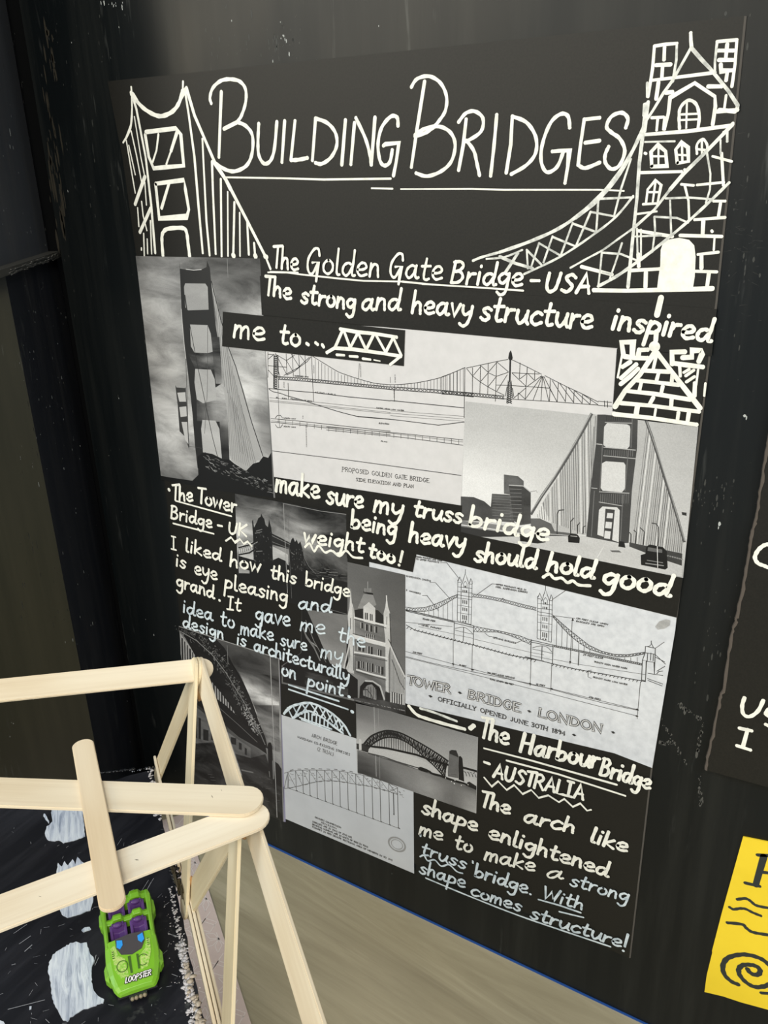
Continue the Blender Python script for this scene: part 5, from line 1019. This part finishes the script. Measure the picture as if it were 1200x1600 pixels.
# road deck
r0, r1 = on_level(238, 1203, ZR), on_level(320, 1600, ZR); rd = (r1 - r0).normalized(); rp = Vector((rd.y, -rd.x, 0))
if rp.y > 0: rp = -rp
bm = bmesh.new(); far = []; 
K_ = 24
for i in range(K_ + 1):
    far.append(r0 + rp * (.205 * i / K_) + rd * rnd.uniform(-.0012, .0012))
edge_pts = [r0 + rd * (.40 * i / 60) + rp * rnd.uniform(-.0004, .0008) for i in range(61)]
loop = list(reversed(far)) + edge_pts[1:] + [r0 + rd * .40 + rp * .205]
bm_prism(bm, [Vector((p.x, p.y, ZR)) for p in loop], (0, 0, -.004)); fix(bm)
deck = from_bm('road_deck', bm, M['deck'], bridge); deck['label'] = 'black glossy painted road surface'
n = N(M['deck']); 
for s_, nm in ((.10, 'road_support'), (.30, 'road_support')):
    c_ = r0 + rd * s_ + rp * .105; bm = bmesh.new(); rot = Matrix.Translation(Vector((c_.x, c_.y, 0))) @ Matrix.Rotation(math.atan2(rd.y, rd.x), 4, 'Z')
    bm_box(bm, (-.02, -.05, .0006), (.02, .05, ZR - .004), rot); fix(bm); from_bm(nm, bm, mat('black_block', (.01, .01, .01), .7), bridge)
# white dashes, thick brushed paint
_a = on_level(110, 1480, ZR) - on_level(110, 1560, ZR); DA = math.atan2(_a.y, _a.x) - math.pi / 2
m_dash = mat('brushed_white_paint', (.62, .68, .76), .38, .5); n = N(m_dash)
s1_ = n.noise(420, (1, .10, 1), 4, .6, rot=(0, 0, DA), dist=1.2); n.li(n.ramp(s1_, [(.32, (.30, .35, .46)), (.48, (.56, .62, .73)), (.64, (.72, .78, .86))]), n.b.inputs['Base Color']); n.bump(s1_, .5, .0006)
def patch(px, name='painted_dash', h=.0005, m_=m_dash, jag=.6, z=ZR):
    P = pts(px) if isinstance(px, str) else px; out = []
    for i in range(len(P)):
        a, b = P[i], P[(i + 1) % len(P)]; L = math.hypot(b[0] - a[0], b[1] - a[1]); k = max(2, int(L / 3))
        for t in range(k): out.append((a[0] + (b[0] - a[0]) * t / k + rnd.uniform(-jag, jag), a[1] + (b[1] - a[1]) * t / k + rnd.uniform(-jag, jag)))
    bm = bmesh.new(); bm_prism(bm, [on_level(x, y, z + h) for x, y in out], (0, 0, -h)); fix(bm); return from_bm(name, bm, m_, bridge)
def K3(t): return [(0 + a / 2.727, 1020 + b / 2.727) for a, b in pts(t)]
patch(K3('235,560 345,560 355,700 362,780 330,795 268,810 258,800 240,798 225,802 200,795 190,770 200,740 225,720 218,690'))
patch([(68.5, 1271), (71, 1272), (74, 1279), (77, 1283), (76, 1286), (71, 1279), (68, 1275)])
patch(K3('240,930 248,895 262,912 275,888 290,905 310,880 322,900 330,870 390,930 396,1000 396,1060 385,1095 340,1112 285,1128 262,1115 250,1080 238,1010'))
patch(K3('262,1260 300,1238 322,1232 345,1236 368,1232 378,1260 384,1285 400,1298 404,1312 392,1330 390,1400 398,1440 420,1462 442,1476 440,1490 400,1505 350,1520 320,1540 300,1552 290,1568 268,1566 245,1520 222,1475 214,1400 204,1355 210,1320 225,1285'), jag=.8)
patch([(0, 1594), (6, 1596), (9, 1604), (8, 1625), (-10, 1622), (-12, 1600)])
patch([(127, 1453), (132, 1449), (140, 1448), (142, 1452), (136, 1454), (130, 1456)], jag=.3); patch([(46, 1573), (49, 1572), (49, 1576), (46, 1577)], jag=.3)
# scratches and flecks of paint on the road
bm = bmesh.new()
def fleck(bm, x, y, L, an, w, z=ZR + .0003):
    a = on_level(x, y, z); d = Vector((math.cos(an), math.sin(an), 0)) * L; q = Vector((-d.y, d.x, 0)).normalized() * w / 2
    bm.faces.new([bm.verts.new(p) for p in (a - q * .3, a + d - q, a + d + q * .2, a + q)])
for (x, y, L, an, w) in ((232, 1375, .013, -1.25, .0004), (236, 1378, .012, -1.2, .0003), (240, 1372, .014, -1.2, .0003), (150, 1492, .006, -.9, .0005), (154, 1496, .005, -1.1, .0004), (262, 1458, .006, .1, .0007), (268, 1461, .004, .3, .0009), (268, 1522, .004, .2, .0004), (42, 1444, .008, -1.7, .0005), (48, 1462, .007, -1.7, .0006), (50, 1476, .005, -1.5, .0008), (70, 1562, .018, -2.3, .0005), (18, 1508, .002, 1, .0006), (190, 1310, .006, -1.2, .0003), (226, 1350, .008, -1.5, .0002), (158, 1600, .01, -1.4, .0003)):
    fleck(bm, x, y, L, an, w)
for i in range(90):
    x, y = rnd.uniform(0, 270), rnd.uniform(1260, 1600); fleck(bm, x, y, rnd.uniform(.001, .004), rnd.uniform(0, 6.3), rnd.uniform(.0001, .0004))
fl = from_bm('paint_flecks', bm, mat('grey_flecks', (.30, .31, .34), .5), deck); fl['kind'] = 'stuff'
# crusted white glue and paint along the road edge
def crust(name, n_, e0, e1, wpx, m_, rr, zz=.001):
    bm = bmesh.new()
    for i in range(n_):
        t = rnd.random(); x = e0[0] + (e1[0] - e0[0]) * t + rnd.gauss(0, wpx * (.5 + .7 * t)); y = e0[1] + (e1[1] - e0[1]) * t
        c_ = on_level(x, y, ZR + zz * rnd.random()); r = rnd.uniform(*rr)
        mt = Matrix.Translation(c_) @ Matrix.Rotation(rnd.uniform(0, 3), 4, 'Z') @ Matrix.Diagonal((r * rnd.uniform(.7, 1.9), r, r * .28, 1)); bmesh.ops.create_icosphere(bm, subdivisions=1, radius=1, matrix=mt)
    for v in bm.verts: v.co += Vector((rnd.uniform(-1, 1), rnd.uniform(-1, 1), rnd.uniform(-.5, .5))) * rr[0] * .35
    o = from_bm(name, bm, m_, bridge, True); o['kind'] = 'stuff'; return o
m_crust = mat('crusty_white_paint', (.52, .50, .52), .45)
crust('crusted_paint', 120, (265, 1385), (290, 1500), 3.0, m_crust, (.0002, .0009)); crust('crusted_paint', 170, (281, 1470), (306, 1610), 4.2, m_crust, (.0003, .0014)); crust('crusted_paint', 40, (255, 1400), (292, 1580), 9, m_crust, (.0001, .0004)); crust('crusted_paint', 50, (290, 1500), (312, 1600), 3.5, mat('tan_glue_crust', (.42, .36, .29), .4), (.0006, .0017), .0015)
crust('crusted_paint', 26, (232, 1196), (240, 1232), 3, m_crust, (.0004, .0012)); crust('crusted_paint', 22, (241, 1255), (249, 1282), 3, m_crust, (.0005, .0014))
crust('black_paint_lumps', 90, (262, 1330), (285, 1400), 3.2, mat('black_glossy_lumps', (.008, .008, .010), .25), (.0006, .0018), .004)
crust('black_paint_lumps', 26, (160, 1207), (236, 1199), 5, mat('black_glossy_lumps', (.010, .011, .014), .2), (.0006, .0016), .001)
crust('crusted_paint', 8, (205, 1206), (232, 1200), 4, mat('grey_glints', (.35, .37, .42), .3), (.0002, .0005), .0035)  # glints on the far road edge, painted in as small grey lumps
# brown bristly tear where the chord sticks overlap
bm = bmesh.new()
for i in range(26):
    t = rnd.random(); a = on_level(266 + 20 * t + rnd.uniform(-3, 2), 1345 + 45 * t, ZR + .007); rod(bm, a, a + dE * rnd.uniform(.006, .014) + up * rnd.uniform(-.004, .002), rnd.uniform(.0002, .0005))
o = from_bm('splinters', bm, mat('dark_stained_splinter', (.06, .045, .02), .5), bridge); o['kind'] = 'stuff'

# ---------------------------------------------------------------- toy car
f_ = on_level(213, 1538, ZR + .009); b_ = on_level(194, 1398, ZR + .012); f_.z = b_.z = ZR
fwd = (f_ - b_).normalized(); ctr = (f_ + b_) / 2; rgt = Vector((-fwd.y, fwd.x, 0))     # car's left when facing forward
car = thing('toy_car', tuple(ctr), 'small lime green open toy car with purple seats on the black road', 'toy car')
CM = Matrix(((rgt.x, fwd.x, 0, ctr.x), (rgt.y, fwd.y, 0, ctr.y), (0, 0, 1, ctr.z), (0, 0, 0, 1)))
CL = (f_ - b_).length * 1000 / 2                                                        # half length in mm
def cobj(name, bm, m_, parent=car, smooth=False, label=None):
    fix(bm)
    for v in bm.verts: v.co = CM @ (v.co * .001)
    o = from_bm(name, bm, m_, parent, smooth)
    if label: o['label'] = label
    return o
m_lime = mat('lime_green_plastic', (.19, .46, .022), .28, .6); m_purple = mat('purple_plastic', (.085, .03, .17), .4); m_dark = mat('dark_grey_print', (.055, .05, .055), .5); m_tyre = mat('black_tyre', (.012, .012, .013), .5)
def loft(bm, secs, cap=True):
    R_ = [[bm.verts.new(p) for p in s] for s in secs]; k = len(R_[0])
    for a, b in zip(R_[:-1], R_[1:]):
        for i in range(k): j = (i + 1) % k; bm.faces.new((a[i], a[j], b[j], b[i]))
    if cap: bm.faces.new(R_[0]); bm.faces.new(list(reversed(R_[-1])))
def hsec(v, w, zt, zs, zb=3.2, cr=.0):            # hood cross-section at station v: half width, top, shoulder, bottom
    return [(-w, v, zb), (-w - .6, v, zs * .7), (-w, v, zs), (-w * .82, v, zt - .4), (-w * .4, v, zt + cr * .6), (0, v, zt + cr), (w * .4, v, zt + cr * .6), (w * .82, v, zt - .4), (w, v, zs), (w + .6, v, zs * .7), (w, v, zb)]
L_ = CL; bm = bmesh.new()
loft(bm, [hsec(L_, 8.2, 5.4, 4.6), hsec(L_ - .8, 9.4, 7.0, 5.6), hsec(L_ - 3, 10.8, 8.15, 6.6), hsec(L_ - 10, 12.8, 9.88, 8.3), hsec(L_ - 17, 13.5, 11.61, 10.0), hsec(L_ - 24, 13.2, 13.34, 11.8), hsec(L_ - 27.5, 12.9, 14.2, 12.6)])
hood_n = len(bm.verts)
VB = L_ - 27.5                                     # back edge of the hood; cockpit runs from here to the tail
for sx in (-1, 1):                                 # side walls with rounded tops
    loft(bm, [[(sx * (11.0), v, 3.2), (sx * 13.3 * w, v, 3.2), (sx * 13.7 * w, v, h * .7), (sx * 13.2 * w, v, h), (sx * 11.9, v, h + .5), (sx * 11.0, v, h)] for v, w, h in ((VB + 3, .97, 12.6), (VB - 6, .98, 12.8), (VB - 14, 1.0, 12.2), (VB - 22, 1.03, 11.4), (-L_ + 4, 1.04, 11.8), (-L_ + .5, .98, 11.4))])
    loft(bm, [[(sx * 12.4, v, 2.5), (sx * (12.6 + e), v, 2.5), (sx * (12.8 + e), v, 6.4), (sx * 12.8, v, 8.6)] for v, e in ((L_ - 8, .3), (L_ - 11, 2.2), (L_ - 17, 2.4), (L_ - 21, .4))])      # front fender flare
    loft(bm, [[(sx * 12.4, v, 2.5), (sx * (12.8 + e), v, 2.5), (sx * (13.2 + e), v, 7.4), (sx * 12.8, v, 9.6)] for v, e in ((-L_ + 3, .4), (-L_ + 6, 2.0), (-L_ + 13, 2.2), (-L_ + 17, .4))])
def xbar(v0, v1, zb, base, bumps, bw=3.2, bh=2.6):
    xs_ = [i * .6 for i in range(-21, 22)]; secs = []
    for x in xs_:
        z = base + max([bh * max(0, min(1, (bw - abs(x - b)) / 1.1)) for b in bumps])
        secs.append([(x, v0, zb), (x, v1, zb), (x, v1 + .5, z - .8), (x, (v0 + v1) / 2, z), (x, v0 - .3, z - .6)])
    loft(bm, secs)
xbar(VB - 17.0, VB - 14.0, 6.0, 12.2, (-5.2, 5.4)); xbar(-L_ + .2, -L_ + 5.0, 3.0, 11.8, (-5.2, 5.4), 3.4, 2.2)
bm_box(bm, (-12, -L_ + 1, 3.2), (12, VB + 1, 4.6))
body = cobj('body', bm, m_lime); mod = body.modifiers.new('bevel', 'BEVEL'); mod.width = .0004; mod.segments = 2; mod.limit_method = 'ANGLE'
bm = bmesh.new(); bm_box(bm, (-11.2, -L_ + 1.5, 4.6), (11.2, VB, 5.4)); cobj('cockpit_floor', bm, mat('black_cockpit', (.012, .010, .018), .6))
def seat(cx, vb):
    bm = bmesh.new()
    for x0, x1, dz in ((-4.6, -3.0, 0), (3.0, 4.6, 0)): loft(bm, [[(cx + x0, v, 5), (cx + x1, v, 5), (cx + x1 * .98, v, z), (cx + x0 * .98, v, z)] for v, z in ((vb, 12.2), (vb + 3, 10.8), (vb + 9.5, 8.0))])
    loft(bm, [[(cx - 3.4, v, 5), (cx + 3.4, v, 5), (cx + 3.2, v, z), (cx, v, z - .9), (cx - 3.2, v, z)] for v, z in ((vb - .3, 13.4), (vb + 1.6, 12.8), (vb + 3.0, 9.2), (vb + 9.6, 7.8))])
    bmesh.ops.create_uvsphere(bm, u_segments=14, v_segments=8, radius=2.7, matrix=Matrix.Translation((cx, vb + 1.2, 12.6)) @ Matrix.Diagonal((1.0, .62, .62, 1)))
    o = cobj('seat', bm, m_purple); mo = o.modifiers.new('bevel', 'BEVEL'); mo.width = .0003; mo.segments = 2; mo.limit_method = 'ANGLE'
for cx in (-5.4, 5.4): seat(cx, VB - 12.0); seat(cx, -L_ + 7.0)
def hood_z(v):
    for (a, za), (b, zb) in zip([(L_ - 29, 14.57), (L_ - 3, 8.15)], [(L_ - 3, 8.15), (L_ - .8, 7.0)]):
        if a <= v <= b: return za + (zb - za) * (v - a) / (b - a)
    return 7.0
def decal(name, P, m_, dz=.2, th=.3, parent=car, label=None):
    bm = bmesh.new(); a = [bm.verts.new((x, v, hood_z(v) + dz)) for x, v in P]; b = [bm.verts.new((x, v, hood_z(v) + dz - th)) for x, v in P]
    bm.faces.new(a); bm.faces.new(list(reversed(b)))
    for i in range(len(a)): j = (i + 1) % len(a); bm.faces.new((a[i], a[j], b[j], b[i]))
    return cobj(name, bm, m_, parent, label=label)
# seen from above with the nose towards the camera the photo's left is +x here or -x, set by SX
SX = 1 if (CM.to_3x3() @ Vector((1, 0, 0))).dot(Vector((1, 0, 0))) > 0 else -1
def sx(P): return [(x * SX, v) for x, v in P]
panel = decal('windscreen_panel', sx([(-7.6, VB + .2), (0, VB - .6), (7.4, VB + .2), (7.4, VB + 5), (5.2, VB + 9), (0, VB + 10.6), (-5.4, VB + 9), (-7.4, VB + 5)]), m_dark, .35, .5, label='dark grey hood panel')
m_blue = mat('blue_lamp', (.03, .30, .80), .25, .6)
for s_ in (-1, 1): decal('headlamp', [(s_ * 4.0, VB + 2.0), (s_ * 6.8, VB + 1.2), (s_ * 7.2, VB + 4.8), (s_ * 5.6, VB + 6.2), (s_ * 4.0, VB + 4.4)], m_blue, .7, .5, label='bright blue lamp')
m_dec = mat('pale_yellow_green_decal', (.42, .60, .13), .4); nn = N(m_dec); nn.li(nn.ramp(nn.noise(900, (1, 1, 1), 4, .7), [(.4, (.20, .52, .03)), (.6, (.52, .62, .22))]), nn.b.inputs['Base Color'])
for P in ([(-10.4, VB + 4), (-8, VB + 3), (-7, VB + 9), (-4, VB + 11.5), (-3, VB + 21), (-7, VB + 21), (-9.4, VB + 16)], [(10, VB + 5), (8.2, VB + 4), (7, VB + 9.5), (4, VB + 12), (3.4, VB + 20), (7, VB + 19), (9.6, VB + 12)]): decal('hood_decal', sx(P), m_dec, .12)
m_line = mat('dark_green_print', (.05, .12, .015), .4)
for cx in (-5.6, 5.0):
    for a in range(14):
        if cx > 0 and a in (0, 1, 13): continue
        t0, t1 = a * math.pi / 7, (a + 1) * math.pi / 7; r1, r2 = 3.0, 2.55; cv = VB + 15.2
        if a == 0 or (cx > 0 and a == 2): P_ring = bmesh.new()
        vs = [P_ring.verts.new((SX * (cx + r * math.cos(t)), cv + r * math.sin(t) * 1.05, hood_z(cv + r * math.sin(t)) + .22 )) for r, t in ((r1, t0), (r1, t1), (r2, t1), (r2, t0))]; P_ring.faces.new(vs)
    cobj('ring_mark', P_ring, m_line)
for P in ([(-2.4, VB + 11), (-.9, VB + 11), (-.9, VB + 20), (-2.0, VB + 20)], [(2.0, VB + 11), (3.2, VB + 11.5), (3.0, VB + 19), (2.0, VB + 19)]): decal('stripe_mark', sx(P), m_line, .2)
for (x, v) in ((-9.3, VB + 6), (9.0, VB + 4.5)):
    for k in range(4): decal('small_print', sx([(x - .7, v + k * 1.1), (x + .6, v + k * 1.1 + .2), (x + .5, v + k * 1.1 + .6), (x - .6, v + k * 1.1 + .5)]), m_line, .2)
# the name across the nose
def car_text(txt, x0, x1, v, h, w, m_, dz):
    bm = bmesh.new(); tot = sum(GP[c_][0] + .18 for c_ in txt); ex = (x1 - x0) / tot; cx = 0
    for c_ in txt:
        for stx in GP[c_][1:]:
            shp = stx[0] == '-'; P = pts(stx[1:] if shp else stx); P = P if shp else smooth_pts(P, 3)
            Q = [Vector((SX * (x0 + ex * (cx + a + .25 * b)), v - b * h, hood_z(v - b * h) + dz)) for a, b in P]
            for a, b in zip(Q[:-1], Q[1:]):
                d = (b - a); nq = Vector((-d.y, d.x, 0)); nq = nq.normalized() * w / 2 if nq.length > 1e-6 else Vector((w / 2, 0, 0)); d = d.normalized() * w * .3
                bm.faces.new([bm.verts.new(p) for p in (a - d - nq, b + d - nq, b + d + nq, a - d + nq)])
        cx += GP[c_][0] + .18
    return bm
cobj('name_outline', car_text('LOOPSTER', -5.2, 8.0, L_ - 3.3, 1.4, 1.25, m_dark, .24), mat('black_outline', (.015, .015, .015), .5))
cobj('name_lettering', car_text('LOOPSTER', -5.2, 8.0, L_ - 3.3, 1.4, .52, m_dark, .34), mat('white_name_print', (.85, .85, .85), .5), label='white slanted lettering with a black outline')
# wheels, axle and the front engine detail
m_hub = mat('chrome_hub', (.5, .5, .5), .25, metal=1)
for sx_ in (-1, 1):
    for v in (L_ - 14, -L_ + 9.5):
        bm = bmesh.new(); bmesh.ops.create_cone(bm, cap_ends=True, segments=28, radius1=4.6, radius2=4.6, depth=3.6, matrix=Matrix.Translation((sx_ * 11.3, v, 4.6)) @ Matrix.Rotation(math.pi / 2, 4, 'Y'))
        wh = cobj('wheel', bm, m_tyre); bm = bmesh.new(); bmesh.ops.create_cone(bm, cap_ends=True, segments=20, radius1=2.8, radius2=2.2, depth=.5, matrix=Matrix.Translation((sx_ * 13.2, v, 4.6)) @ Matrix.Rotation(sx_ * math.pi / 2, 4, 'Y')); cobj('hub', bm, m_hub, wh)
bm = bmesh.new(); bm_box(bm, (-10, L_ - 6, 1.6), (10, L_ - .5, 3.4)); bm_box(bm, (-4.5, L_ - 1.5, 1.6), (4.5, L_ + 2.2, 3.0)); cobj('front_bumper', bm, mat('charcoal_plastic', (.02, .02, .025), .4))
bm = bmesh.new()
for x in (-3, -1, 1.2, 3.2): bmesh.ops.create_uvsphere(bm, u_segments=10, v_segments=6, radius=1.1, matrix=Matrix.Translation((x, L_ + 2.4, 2.6)))
cobj('engine_detail', bm, mat('tan_engine_plastic', (.25, .21, .14), .4), smooth=True)
